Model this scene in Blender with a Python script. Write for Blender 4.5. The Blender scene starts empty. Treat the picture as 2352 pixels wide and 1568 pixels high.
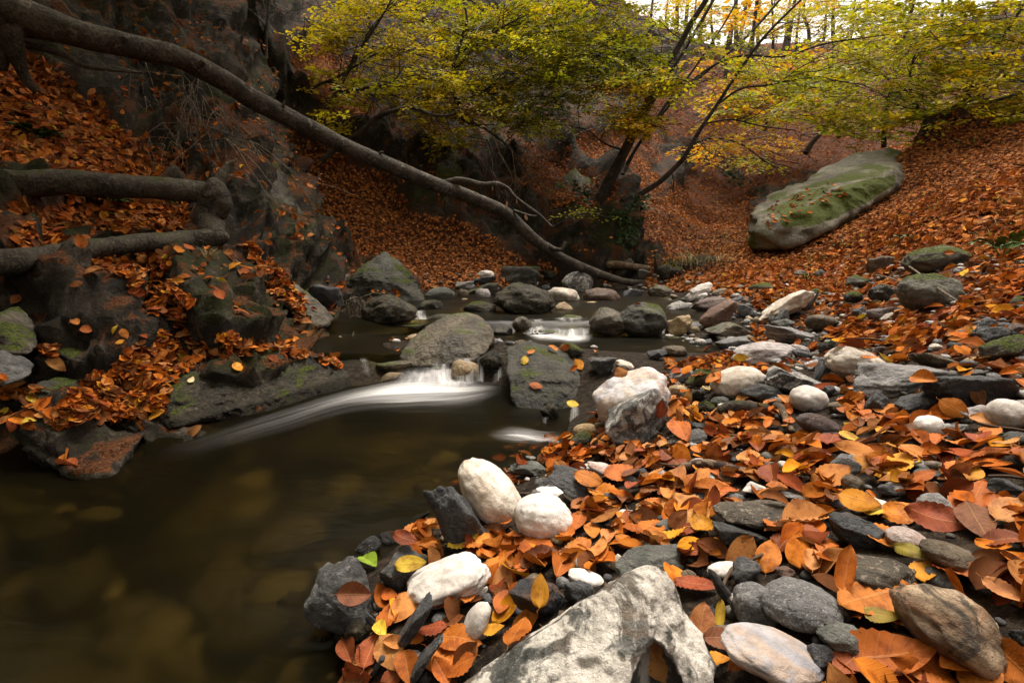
import bpy, bmesh, math, random, re
import numpy as np
from mathutils import Vector, Matrix, Euler
from mathutils.bvhtree import BVHTree
R = math.radians
SC = bpy.context.scene
COL = SC.collection
random.seed(7)
rng = np.random.default_rng(11)

# ------------------------------------------------------------------ camera
CZ, PITCH, F = 0.75, R(10.0), 1176.0           # eye height, downward pitch, focal length in layout pixels (2352 wide)
CP, SP = math.cos(PITCH), math.sin(PITCH)
cam_d = bpy.data.cameras.new('camera'); cam = bpy.data.objects.new('camera', cam_d); COL.objects.link(cam)
cam.location = (0, 0, CZ); cam.rotation_euler = (math.pi/2 - PITCH, 0, 0)
cam_d.sensor_width = 36; cam_d.lens = 18; cam_d.clip_start = 0.02; cam_d.clip_end = 600
SC.camera = cam

def at(px, py, d):
    """world point seen at layout pixel (px,py) at depth d metres"""
    a = (np.asarray(px, float) - 1176) / F; b = (784 - np.asarray(py, float)) / F
    return np.stack([d*a, d*(CP + SP*b), CZ + d*(-SP + CP*b)], -1)
def dz_of(py): return -SP + CP*(784 - py)/F
def proj(P):
    P = np.asarray(P, float)
    x, y, z = P[..., 0], P[..., 1], P[..., 2]-CZ
    d = np.maximum(y*CP - z*SP, 1e-4); v = y*SP + z*CP
    return 1176 + F*x/d, 784 - F*v/d, d

# ------------------------------------------------------------------ noise
def _h(ix, iy, iz, s):
    n = (ix.astype(np.int64)*374761393 + iy.astype(np.int64)*668265263 + iz.astype(np.int64)*2147483647 + s*1274126177) & 0xffffffff
    n = ((n ^ (n >> 13))*1274126177) & 0xffffffff
    n = ((n ^ (n >> 16))*2246822519) & 0xffffffff
    return ((n ^ (n >> 15)) & 0xffffff)/float(0xffffff)
def vnoise(p, s=0):
    p = np.asarray(p, float); i = np.floor(p); f = p - i; f = f*f*f*(f*(f*6-15)+10); i = i.astype(np.int64)
    out = 0
    for a in (0, 1):
        for b in (0, 1):
            for c in (0, 1):
                w = (f[..., 0] if a else 1-f[..., 0])*(f[..., 1] if b else 1-f[..., 1])*(f[..., 2] if c else 1-f[..., 2])
                out = out + w*_h(i[..., 0]+a, i[..., 1]+b, i[..., 2]+c, s)
    return out*2-1
def fbm(p, s=0, o=4, g=.5):
    t, a, q = 0, 1.0, np.asarray(p, float)
    for k in range(o):
        t = t + a*vnoise(q, s+k*17); a *= g; q = q*2.03+5.7
    return t
def ridged(p, s=0, o=4):
    t, a, q = 0, 1.0, np.asarray(p, float)
    for k in range(o):
        t = t + a*(1-2*np.abs(vnoise(q, s+k*13))); a *= .5; q = q*2.1+3.3
    return t
def sstep(a, b, x):
    t = np.clip((x-a)/(b-a), 0, 1); return t*t*(3-2*t)
def in_poly(px, py, poly):
    poly = np.asarray(poly, float); inside = np.zeros(np.shape(px), bool)
    n = len(poly)
    for i in range(n):
        x0, y0 = poly[i]; x1, y1 = poly[(i+1) % n]
        c = ((y0 > py) != (y1 > py)) & (px < (x1-x0)*(py-y0)/((y1-y0) or 1e-9)+x0)
        inside ^= c
    return inside

# ------------------------------------------------------------------ objects
def mesh_np(name, V, Fq, uv=None, col=None, smooth=True):
    """mesh from arrays; Fq (n,3|4) of equal-sided faces or list of such arrays"""
    me = bpy.data.meshes.new(name)
    Fs = Fq if isinstance(Fq, list) else [Fq]
    Fs = [np.asarray(f, np.int32) for f in Fs if len(f)]
    V = np.asarray(V, np.float32)
    me.vertices.add(len(V)); me.vertices.foreach_set('co', V.ravel())
    nl = sum(f.size for f in Fs); nf = sum(len(f) for f in Fs)
    me.loops.add(nl); me.polygons.add(nf)
    loops = np.concatenate([f.ravel() for f in Fs])
    tot = np.concatenate([np.full(len(f), f.shape[1], np.int32) for f in Fs])
    me.loops.foreach_set('vertex_index', loops)
    me.polygons.foreach_set('loop_start', np.concatenate([[0], np.cumsum(tot)[:-1]]).astype(np.int32))
    me.polygons.foreach_set('use_smooth', np.full(nf, smooth, bool))
    me.update(calc_edges=True); me.validate()
    if uv is not None:
        l = me.uv_layers.new(name='UVMap'); l.data.foreach_set('uv', np.asarray(uv, np.float32)[loops].ravel())
    if col is not None:
        a = me.color_attributes.new('Col', 'FLOAT_COLOR', 'POINT')
        c = np.ones((len(V), 4), np.float32); c[:, :np.shape(col)[1]] = col
        a.data.foreach_set('color', c.ravel())
    return me
def obj(name, me, mat=None, parent=None, loc=None):
    o = bpy.data.objects.new(name, me); COL.objects.link(o)
    if mat is not None:
        if len(me.materials): me.materials[0] = mat
        else: me.materials.append(mat)
    if parent is not None: o.parent = parent
    if loc is not None: o.location = [float(x) for x in loc]
    return o
def tag(o, label=None, cat=None, group=None, kind=None):
    for k, v in (('label', label), ('category', cat), ('group', group), ('kind', kind)):
        if v: o[k] = v
    return o
def empty(name, loc):
    o = bpy.data.objects.new(name, None); COL.objects.link(o); o.location = [float(x) for x in loc]; o.empty_display_size = .05
    return o
class Tubes:
    """collects tapered tubes into one mesh"""
    def __init__(s): s.V, s.F, s.n = [], [], 0
    def add(s, pts, rad, seg=8, bump=0, seed=0, cap=True):
        P = np.asarray(pts, float); n = len(P); rad = np.broadcast_to(np.asarray(rad, float), (n,))
        T = np.gradient(P, axis=0); T /= np.linalg.norm(T, axis=1)[:, None]+1e-9
        ref = np.array([0, 0, 1.]) if abs(T[:, 2]).mean() < .8 else np.array([1., 0, 0])
        A = np.cross(T, ref); A /= np.linalg.norm(A, axis=1)[:, None]+1e-9; B = np.cross(A, T)
        th = np.linspace(0, 2*np.pi, seg, endpoint=False)
        r = rad[:, None]*np.ones(seg)
        ring = A[:, None]*np.cos(th)[None, :, None] + B[:, None]*np.sin(th)[None, :, None]
        if bump:
            q = P[:, None] + ring*r[..., None]
            r = r*(1 + bump*fbm(q/(rad.mean()*2.2), seed, 3))
        V = P[:, None] + ring*r[..., None]
        b = s.n; i = np.arange(n-1)[:, None]*seg; j = np.arange(seg)[None]; j2 = (j+1) % seg
        Fq = np.stack([b+i+j, b+i+j2, b+i+seg+j2, b+i+seg+j], -1).reshape(-1, 4)
        s.V.append(V.reshape(-1, 3)); s.F.append(Fq); s.n += n*seg
        if cap:
            for base, c in ((b, P[0]), (b+(n-1)*seg, P[-1])):
                s.V.append(c[None]); k = s.n; s.n += 1
                jj = np.arange(seg)
                s.F.append(np.stack([base+jj, base+(jj+1) % seg, np.full(seg, k), np.full(seg, k)], -1))
    def mesh(s, name):
        F4 = np.concatenate(s.F); t = F4[:, 2] == F4[:, 3]
        return mesh_np(name, np.concatenate(s.V), [F4[~t], F4[t][:, :3]])
def spline(pts, n):
    """Catmull-Rom through pts, n samples; works on any number of columns"""
    P = np.asarray(pts, float); P = np.vstack([2*P[0]-P[1], P, 2*P[-1]-P[-2]])
    t = np.linspace(0, len(P)-3-1e-6, n); i = t.astype(int); f = (t-i)[:, None]
    a, b, c, d = P[i], P[i+1], P[i+2], P[i+3]
    return .5*((2*b)+(-a+c)*f+(2*a-5*b+4*c-d)*f*f+(-a+3*b-3*c+d)*f**3)

# ------------------------------------------------------------------ materials
class NT:
    def __init__(s, name):
        s.m = bpy.data.materials.new(name); s.m.use_nodes = True; s.t = s.m.node_tree; s.t.nodes.clear()
        s.out = s.n('ShaderNodeOutputMaterial')
    def n(s, typ, **kw):
        x = s.t.nodes.new(typ)
        for k, v in kw.items():
            if hasattr(x, k) and not k[0].isupper(): setattr(x, k, v)
            else: x.inputs[k].default_value = v
        return x
    def l(s, a, b): s.t.links.new(a, b)
    def val(s, sock, v):
        if isinstance(v, bpy.types.NodeSocket): s.l(v, sock)
        else: sock.default_value = v
    def math(s, op, a, b=0.0, clamp=False):
        x = s.n('ShaderNodeMath', operation=op, use_clamp=clamp); s.val(x.inputs[0], a); s.val(x.inputs[1], b); return x.outputs[0]
    def mix(s, f, a, b, mode='MIX'):
        x = s.n('ShaderNodeMix', data_type='RGBA', blend_type=mode)
        s.val(x.inputs[0], f)
        for i, v in ((6, a), (7, b)):
            s.val(x.inputs[i], v if isinstance(v, bpy.types.NodeSocket) else (*v[:3], 1))
        return x.outputs[2]
    def noise(s, vec, scale, detail=4, rough=.55, dist=0):
        x = s.n('ShaderNodeTexNoise', Scale=scale, Detail=detail, Roughness=rough, Distortion=dist); s.l(vec, x.inputs['Vector']); return x.outputs[0]
    def ramp(s, f, lo, hi):
        x = s.n('ShaderNodeMapRange', interpolation_type='SMOOTHSTEP'); s.l(f, x.inputs[0]); x.inputs[1].default_value = lo; x.inputs[2].default_value = hi
        return x.outputs[0]
    def bump(s, h, strength, dist, normal=None):
        x = s.n('ShaderNodeBump', Strength=strength, Distance=dist); s.l(h, x.inputs['Height'])
        if normal is not None: s.l(normal, x.inputs['Normal'])
        return x.outputs[0]
    def bsdf(s, color, rough, normal=None, spec=.35):
        x = s.n('ShaderNodeBsdfPrincipled'); s.val(x.inputs['Base Color'], color if isinstance(color, bpy.types.NodeSocket) else (*color, 1)); s.val(x.inputs['Roughness'], rough)
        x.inputs['Specular IOR Level'].default_value = spec
        if normal is not None: s.l(normal, x.inputs['Normal'])
        return x
    def done(s, sock): s.l(sock, s.out.inputs['Surface']); return s.m

def rock_mat(name, base, alt, speck=None, sp_amt=0, sp_scale=180, band=None, band_amt=0, patch=None, patch_amt=0, moss=0, rough=.75, scale=9, pt=.5, ps=1.3, pd=9, contrast=.14, spec=.3, bumpk=1.0):
    t = NT(name)
    tc = t.n('ShaderNodeTexCoord').outputs['Object']; oi = t.n('ShaderNodeObjectInfo')
    off = t.n('ShaderNodeVectorMath', operation='SCALE'); comb = t.n('ShaderNodeCombineXYZ')
    t.l(oi.outputs['Random'], comb.inputs[0]); t.l(oi.outputs['Random'], comb.inputs[2]); comb.inputs[1].default_value = .3
    t.l(comb.outputs[0], off.inputs[0]); off.inputs['Scale'].default_value = 40
    add = t.n('ShaderNodeVectorMath', operation='ADD'); t.l(tc, add.inputs[0]); t.l(off.outputs[0], add.inputs[1]); P = add.outputs[0]
    n1 = t.noise(P, scale, 7, .62, .4); n2 = t.noise(P, scale*5.3, 6, .65)
    c = t.mix(t.ramp(n1, .5-contrast, .5+contrast), base, alt)
    if band is not None:
        mp = t.n('ShaderNodeMapping'); t.l(P, mp.inputs[0]); mp.inputs['Rotation'].default_value = (.5, .35, .4); mp.inputs['Scale'].default_value = (1, 1, 11)
        nb = t.noise(mp.outputs[0], scale*.8, 6, .6, .6)
        c = t.mix(t.math('MULTIPLY', t.ramp(nb, .46, .64), band_amt), c, band)
    if patch is not None:
        np_ = t.noise(P, scale*ps, pd, .66, .8)
        c = t.mix(t.math('MULTIPLY', t.ramp(np_, pt-.02, pt+.045), patch_amt), c, patch)
    c = t.mix(t.math('MULTIPLY', t.ramp(n2, .36, .62), .5), c, t.mix(1.0, c, (.42, .40, .38), 'MULTIPLY'))
    if speck is not None:
        v = t.noise(P, sp_scale, 3, .7)
        c = t.mix(t.math('MULTIPLY', t.ramp(v, .56, .63), sp_amt), c, speck)
        v2 = t.noise(P, sp_scale*.62, 3, .7)
        c = t.mix(t.math('MULTIPLY', t.ramp(v2, .58, .64), sp_amt*.8), c, (.03, .028, .026))
    nh = t.noise(P, scale*7, 8, .68); nh2 = t.noise(P, 140, 5, .7)
    # tone varies from stone to stone
    hv = t.n('ShaderNodeHueSaturation'); t.l(c, hv.inputs['Color']); mr = t.n('ShaderNodeMapRange'); t.l(oi.outputs['Random'], mr.inputs[0]); mr.inputs[3].default_value = .82; mr.inputs[4].default_value = 1.16
    t.l(mr.outputs[0], hv.inputs['Value']); c = hv.outputs[0]
    rg = rough
    if moss:
        geo = t.n('ShaderNodeNewGeometry'); sx = t.n('ShaderNodeSeparateXYZ'); t.l(geo.outputs['Normal'], sx.inputs[0])
        nm = t.noise(P, scale*.55, 6, .62, .5)
        m = t.ramp(t.math('ADD', t.math('MULTIPLY', sx.outputs[2], .30), nm), .80-moss*.28, .90-moss*.28)
        nmc = t.noise(P, 95, 4, .7)
        am = t.n('ShaderNodeAttribute', attribute_name='mossmask').outputs['Fac']
        m = t.math('MAXIMUM', m, t.ramp(t.math('ADD', am, t.math('MULTIPLY', t.math('SUBTRACT', t.noise(P, scale*3, 7, .75), .5), 2.6)), .45, .6))
        mc = t.mix(t.ramp(nmc, .35, .65), (.016, .022, .004), (.095, .115, .014))
        c = t.mix(m, c, mc); rg = t.mix(m, (rough,)*3, (.95,)*3)
        nh2 = t.math('ADD', nh2, t.math('MULTIPLY', t.math('MULTIPLY', nmc, m), 1.6))
    # wet and dark where the pool laps the stone
    gw = t.n('ShaderNodeNewGeometry'); sw = t.n('ShaderNodeSeparateXYZ'); t.l(gw.outputs['Position'], sw.inputs[0])
    wz = t.math('ADD', sw.outputs[2], t.math('MULTIPLY', t.math('SUBTRACT', n2, .5), .05)); wy = t.math('LESS_THAN', sw.outputs[1], 3.0)
    wm = t.math('MULTIPLY', t.ramp(wz, .055, .025), wy)
    c = t.mix(wm, c, t.mix(1, c, (.38, .36, .33), 'MULTIPLY')); rg = t.mix(wm, rg if not isinstance(rg, float) else (rg,)*3, (.22,)*3)
    b1 = t.bump(nh, .9*bumpk, .03); b2 = t.bump(nh2, .6*bumpk, .006, b1)
    return t.done(t.bsdf(c, rg, b2, spec).outputs[0])
# ------------------------------------------------------------------ terrain
ZL = [  # layout pixel and ground height
 (2352,1568,.30),(1800,1568,.25),(1300,1568,.14),(1050,1568,.06),(850,1568,.025),(740,1568,-.04),(600,1568,-.18),(780,1420,.02),(700,1430,-.07),(880,1290,.03),(960,1215,.025),(820,1270,-.06),(0,1568,-.3),(-500,1568,-.3),
 (2352,1300,.33),(1900,1300,.27),(1500,1300,.17),(1200,1300,.09),(1000,1300,.045),(760,1300,-.12),(400,1300,-.28),(0,1300,-.28),
 (2352,1100,.36),(1900,1100,.27),(1500,1100,.17),(1250,1080,.06),(1080,1110,-.05),(900,1100,-.2),(500,1100,-.28),(0,1100,-.2),
 (2352,900,.40),(1900,900,.30),(1600,900,.21),(1420,930,.12),(1330,985,.03),(1200,970,-.12),(1000,940,-.16),(700,960,-.18),(500,1010,-.16),(250,1040,-.08),
 (2300,760,.48),(2000,780,.36),(1800,800,.25),(1680,800,.12),(1500,800,.04),(1350,790,.03),(1500,765,.04),(1280,800,.02),
 (900,790,-.03),(800,762,.0),(1000,800,-.02),(890,838,.05),(1000,842,.07),(1120,840,.07),(1300,850,.10),(1650,770,.16),
 (1200,700,.10),(1400,700,.12),(1250,662,.14),(1050,690,.10),(1550,715,.13),(1000,745,-.02),(1300,765,.0),(1640,735,.22),
 (745,745,.17),(640,800,.13),(780,870,.02),(150,930,.16),(0,985,.02),(60,1030,-.12),(150,1035,-.14),(-100,1025,-.12),(400,965,.02),(500,850,.17),(300,790,.32),(0,800,.32),(600,705,.42),(100,700,.52),(300,680,.48),
 (3000,1400,.42),(3000,900,.55),(-600,1300,-.1),(-400,1010,.18),(2352,2600,.28),(1176,2600,.05),(0,2600,-.25)]
DL = [  # layout pixel and depth
 (450,620,3.3),(0,600,2.5),(300,560,3.3),(550,620,3.6),(600,500,4.5),(690,610,4.9),(735,620,6.7),(50,380,3.3),(200,280,4.1),(420,420,4.4),(0,200,3.9),(100,60,4.9),
 (300,200,5.2),(300,60,6),(520,300,5.6),(500,100,7.5),(640,130,9),(640,360,8.4),(700,450,8.0),(900,450,9),(850,560,7.8),(1050,560,8.3),(1200,612,8.2),(1000,645,7.3),(860,648,6.9),
 (950,350,10.3),(850,250,11),(900,100,14),(1100,430,9.8),(1250,500,9),(1350,565,8.7),(1430,565,9),(1300,350,11.5),(1100,250,13),(1300,150,16),(1100,50,19),
 (1500,572,9.5),(1560,500,12),(1650,520,10.5),(1620,430,15),(1500,420,12),(1400,455,9.7),(1500,350,14),(1650,330,19),(1500,200,22),(1650,112,36),(1560,118,36),(1800,105,37),(1850,300,20),(1800,420,14),(2000,200,26),
 (1950,95,38),(2200,190,20),(2352,140,20),(2110,330,10),(1650,605,6.8),(1700,565,7.5),(1750,572,7.2),(1550,615,7.8),(1480,625,8.6),(2000,650,4.2),(1850,655,4.8),(1700,665,5.0),
 (2200,600,3.5),(2352,600,2.9),(2300,450,4.7),(2100,500,5.8),(1950,560,6),(2345,282,8),(1800,590,6.4),(1900,545,6.5),(2000,490,6.9),(2060,446,7.4),(1850,525,9.5),(1950,475,9.6),(2040,430,10),(1760,500,11),(1850,415,14),(1950,370,16),(2030,352,17),(2200,350,7.6),(2090,362,8.5),
 (-600,700,2.6),(-600,300,3.5),(-600,0,4.5),(3000,500,5),(3000,200,9),(2700,0,30),(-300,-300,9),(500,-100,13),(900,-100,24),(1300,-60,30),(2200,60,36),(2352,30,36),
 (1650,110,70),(1300,60,70),(1900,96,70),(2352,60,70),(1000,0,70),(500,-100,60),(0,-300,40),(3000,0,60)]
cp = []
for px, py, z in ZL: cp.append(at(px, py, (z-CZ)/dz_of(py)))
for px, py, d in DL: cp.append(at(px, py, d))
cp = np.array(cp); ok = cp[:, 1] > .05
cp = cp[ok]
def uw(P): return np.stack([P[..., 0]/P[..., 1], .8*np.log(P[..., 1])], -1)
K = uw(cp); tv = (cp[:, 2]-CZ)/cp[:, 1]
MQ = .06
A = np.sqrt(((K[:, None]-K[None])**2).sum(-1)+MQ**2) + np.eye(len(K))*-.004
Apoly = np.concatenate([np.ones((len(K), 1)), K], 1)
M = np.block([[A, Apoly], [Apoly.T, np.zeros((3, 3))]])
W = np.linalg.solve(M, np.concatenate([tv, np.zeros(3)]))
NU, NY = 1060, 540
U = np.linspace(-3.1, 3.1, NU); LY = np.linspace(math.log(.32), math.log(75), NY)
GU, GL = np.meshgrid(U, LY)
T = np.zeros_like(GU)
for r in range(NY):
    q = np.stack([np.clip(GU[r], -1.75, 1.75), .8*GL[r]], -1)
    D = np.sqrt(((q[:, None]-K[None])**2).sum(-1)+MQ**2)
    T[r] = D@W[:len(K)] + W[len(K)] + q@W[len(K)+1:]
GY = np.exp(GL); GX = GU*GY; GZ = CZ + T*GY
# what lies where: leaf litter, bare rock, gravel bank, stream bed (layout outlines, carried on the ground)
gpx, gpy, gd = proj(np.stack([GX, GY, GZ], -1))
wob = fbm(np.stack([GX*1.1, GY*1.1, GZ*1.1], -1), 3, 4)*28
gpx2, gpy2 = gpx+wob, gpy+np.roll(wob, 40, 0)*.7
LITTER = [[(600,325),(700,335),(1000,505),(1130,560),(1290,640),(960,690),(845,620),(720,560),(640,410)],
          [(1420,470),(1560,430),(1620,340),(1900,220),(2120,290),(2120,370),(1740,440),(1725,590),(1550,625),(1460,600)],
          [(1500,640),(1700,590),(2100,350),(2400,250),(3800,60),(3800,950),(2400,900),(1900,760),(1750,690)],
          [(1180,330),(1330,390),(1400,500),(1280,470),(1200,420)],
          [(1300,330),(1420,290),(1530,320),(1500,450),(1400,420)],[(1470,190),(1640,210),(1620,330),(1500,300)],
          [(1580,130),(2100,110),(2352,200),(2352,280),(2000,330),(1650,330),(1540,300)],
          [(-100,120),(60,140),(170,210),(310,330),(440,400),(430,440),(-100,420)],
          [(200,450),(420,470),(430,560),(250,560),(100,520),(0,560),(0,500)],
          [(640,160),(720,90),(800,200),(830,300),(760,300)],[(960,280),(1040,300),(1010,360),(940,330)]]
LIT = np.zeros(GX.shape, bool)
for pl in LITTER: LIT |= in_poly(gpx2, gpy2, pl)
LIT |= (GY > 38)
BEACH = (GX > -.4) & (GY < 4.2) & (gpy > 600) & (gpx > 800)
BED = (gd < 9) & (gpy > 640) & ~LIT & (GX < 2.6) & (GX > -1.2)
ROCK = (~LIT & ~BEACH & ~BED).astype(float)
def blur(a, n):
    for _ in range(n):
        a = (a+np.roll(a, 1, 0)+np.roll(a, -1, 0)+np.roll(a, 1, 1)+np.roll(a, -1, 1))/5
    return a
ROCK = blur(ROCK, 4)
LITM = blur(LIT.astype(float), 2)
WP = np.stack([GX, GY, GZ], -1)
amp = np.clip(.055*gd, .05, .42)
fr = 1/np.clip(.35*gd, .35, 5.0)
strat = WP@np.array([.55, -.25, .8])
dr = ridged(np.stack([WP[..., 0]*fr, WP[..., 1]*fr, WP[..., 2]*fr], -1)*1.1, 5, 5)*.5
dl = vnoise(np.stack([strat*fr*6, WP[..., 0]*fr*.9, WP[..., 2]*fr*.5], -1), 9)*.5 + vnoise(np.stack([strat*fr*17, WP[..., 0]*fr*2.5, WP[..., 2]*fr], -1), 19)*.25
soft = fbm(WP*.9, 31, 5)
fine = ridged(np.stack([WP[..., 0]*fr*5, WP[..., 1]*fr*5, WP[..., 2]*fr*5], -1), 45, 4)*.22 + np.abs(vnoise(np.stack([strat*fr*38, WP[..., 0]*fr*4, WP[..., 2]*fr*2], -1), 23))*.22
ledge = np.floor(strat*fr*2.4 + .8*vnoise(WP*fr[..., None]*.8, 61))*.16
DISP = ROCK*amp*(dr*.75+dl*.85+fine*2.4+.9*(ledge-blur(ledge, 12))) + (1-ROCK)*np.clip(gd, 0, 10)*.012*soft
BN = np.cross(np.stack([np.gradient(A_, axis=1) for A_ in (GX, GY, GZ)], -1), np.stack([np.gradient(A_, axis=0) for A_ in (GX, GY, GZ)], -1))
BN /= np.linalg.norm(BN, axis=-1)[..., None]+1e-12; BN[BN[..., 2] < 0] *= -1
for _ in range(3): BN = np.stack([blur(BN[..., k], 4) for k in range(3)], -1); BN /= np.linalg.norm(BN, axis=-1)[..., None]+1e-12
MXYZ = np.stack([GX, GY, GZ], -1)+BN*DISP[..., None]
GZ = GZ + DISP*np.clip(BN[..., 2], .25, 1)
def bil(A, x, y):
    u = np.clip((x/np.maximum(y, .33)-U[0])/(U[1]-U[0]), 0, NU-1.001); w = np.clip((np.log(np.maximum(y, .33))-LY[0])/(LY[1]-LY[0]), 0, NY-1.001)
    i, j = w.astype(int), u.astype(int); a, b = w-i, u-j
    return A[i, j]*(1-a)*(1-b)+A[i, j+1]*(1-a)*b+A[i+1, j]*a*(1-b)+A[i+1, j+1]*a*b
def H(x, y): return bil(GZ, np.asarray(x, float), np.asarray(y, float))
def water_z(x, y):
    """still-water level over the stream bed"""
    return np.where(y < 3.02, 0.0, np.where(y < 3.82, .13, np.where(y < 9.0, .22, -9)))
def Hw(x, y):
    return np.maximum(H(x, y), np.where((x < 2.3) & (x > -2.5), water_z(x, y)-.05, -9))
idx = np.arange(NU*NY).reshape(NY, NU)
FQ = np.stack([idx[:-1, :-1], idx[:-1, 1:], idx[1:, 1:], idx[1:, :-1]], -1).reshape(-1, 4)
VT = MXYZ.reshape(-1, 3)
def soil_mat():
    t = NT('forest_ground')
    a = t.n('ShaderNodeVertexColor', layer_name='Col'); s = t.n('ShaderNodeSeparateColor'); t.l(a.outputs[0], s.inputs[0])
    P = t.n('ShaderNodeTexCoord').outputs['Object']
    n1 = t.noise(P, 1.3, 10, .66, .5); n2 = t.noise(P, 7, 9, .68, .3); n3 = t.noise(P, 34, 6, .7); n4 = t.noise(P, 120, 4, .7)
    mp = t.n('ShaderNodeMapping'); t.l(P, mp.inputs[0]); mp.inputs['Rotation'].default_value = (.45, .6, .2); mp.inputs['Scale'].default_value = (1, 1, 8)
    nb = t.noise(mp.outputs[0], 1.6, 9, .66, .5)
    rock = t.mix(t.ramp(n1, .36, .66), (.028, .021, .013), (.078, .060, .040))
    rock = t.mix(t.math('MULTIPLY', t.ramp(nb, .45, .6), .7), rock, (.020, .017, .013))
    rock = t.mix(t.math('MULTIPLY', t.ramp(n2, .52, .60), .8), rock, (.15, .12, .085))
    rock = t.mix(t.math('MULTIPLY', t.ramp(n3, .48, .58), .75), rock, (.028, .024, .02))
    geo = t.n('ShaderNodeNewGeometry'); sx = t.n('ShaderNodeSeparateXYZ'); t.l(geo.outputs['Normal'], sx.inputs[0])
    nm = t.noise(P, .9, 8, .66, .4)
    mm = t.ramp(t.math('ADD', t.math('MULTIPLY', sx.outputs[2], .12), nm), .56, .66)
    moss = t.mix(t.ramp(n4, .35, .65), (.012, .014, .004), (.055, .058, .010))
    rock = t.mix(t.math('MULTIPLY', mm, .85), rock, moss)
    lf = t.mix(t.ramp(n4, .4, .6), (.055, .020, .008), (.26, .085, .024)); lf = t.mix(t.ramp(n3, .52, .66), lf, (.03, .014, .008))
    leafy = t.ramp(t.math('ADD', t.noise(P, 2.2, 8, .7), t.math('MULTIPLY', sx.outputs[2], .16)), .62, .66)
    rock = t.mix(t.math('MULTIPLY', leafy, .8), rock, lf)
    bed = t.mix(t.ramp(t.noise(P, 3.0, 2, .4, .1), .40, .64), (.012, .011, .005), (.125, .105, .042))
    bed = t.mix(t.math('MULTIPLY', t.ramp(t.noise(P, 2.3, 1.5, .4, 0), .54, .68), .7), bed, (.24, .20, .08))
    soil = t.mix(t.ramp(n3, .4, .65), (.016, .011, .007), (.075, .05, .03)); soil = t.mix(t.ramp(n4, .6, .7), soil, (.16, .13, .1))
    c = t.mix(s.outputs[1], soil, lf); c = t.mix(s.outputs[0], c, rock); c = t.mix(s.outputs[2], c, bed)
    h = t.math('ADD', t.math('MULTIPLY', n2, 1.0), t.math('MULTIPLY', n3, .5))
    b = t.bump(h, 1.0, .22); b = t.bump(n4, .7, .02, b)
    return t.done(t.bsdf(c, .85, b, .2).outputs[0])
WETB = blur(((GZ < water_z(GX, GY)-.01) & (GX < 2.3) & (GX > -3)).astype(float), 1)
ter = obj('hillside', mesh_np('hillside', VT, FQ, col=np.stack([ROCK.ravel(), LITM.ravel(), WETB.ravel()], -1)), soil_mat())
tag(ter, kind='structure')
# the gorge goes on behind the viewer and to both sides
yy = np.linspace(-40, 7, 150); xx = np.linspace(-45, 45, 180); BX, BY = np.meshgrid(xx, yy)
BZ = -.4 + np.clip(np.abs(BX+.9)-1.2, 0, 99)**1.12*.62*np.where(BX < 0, 1.5, .75) + .4*fbm(np.stack([BX*.3, BY*.3, BX*0], -1), 77, 4)
BZ = np.where(BX > .1, np.maximum(BZ, .12+.22*np.clip(BX-.1, 0, 3)), BZ) - .04
bi = np.arange(BX.size).reshape(BX.shape)
keep = ((np.abs(BX) > 3.05*np.maximum(BY, 0)+.1) | (BY < .33))[:-1, :-1].ravel()
ter2 = obj('hillside', mesh_np('hillside_behind', np.stack([BX, BY, BZ], -1).reshape(-1, 3), np.stack([bi[:-1, :-1], bi[:-1, 1:], bi[1:, 1:], bi[1:, :-1]], -1).reshape(-1, 4)[keep], col=np.tile([[.35, .7, 0]], (BX.size, 1))), ter.data.materials[0])
tag(ter2, kind='structure')
gx = obj('ground', mesh_np('ground', [(-500,-500,-6),(500,-500,-6),(500,500,-6),(-500,500,-6)], np.array([(0, 1, 2, 3)]), col=np.tile([[.3, .7, 0]], (4, 1))), ter.data.materials[0]); tag(gx, kind='structure')
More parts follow.
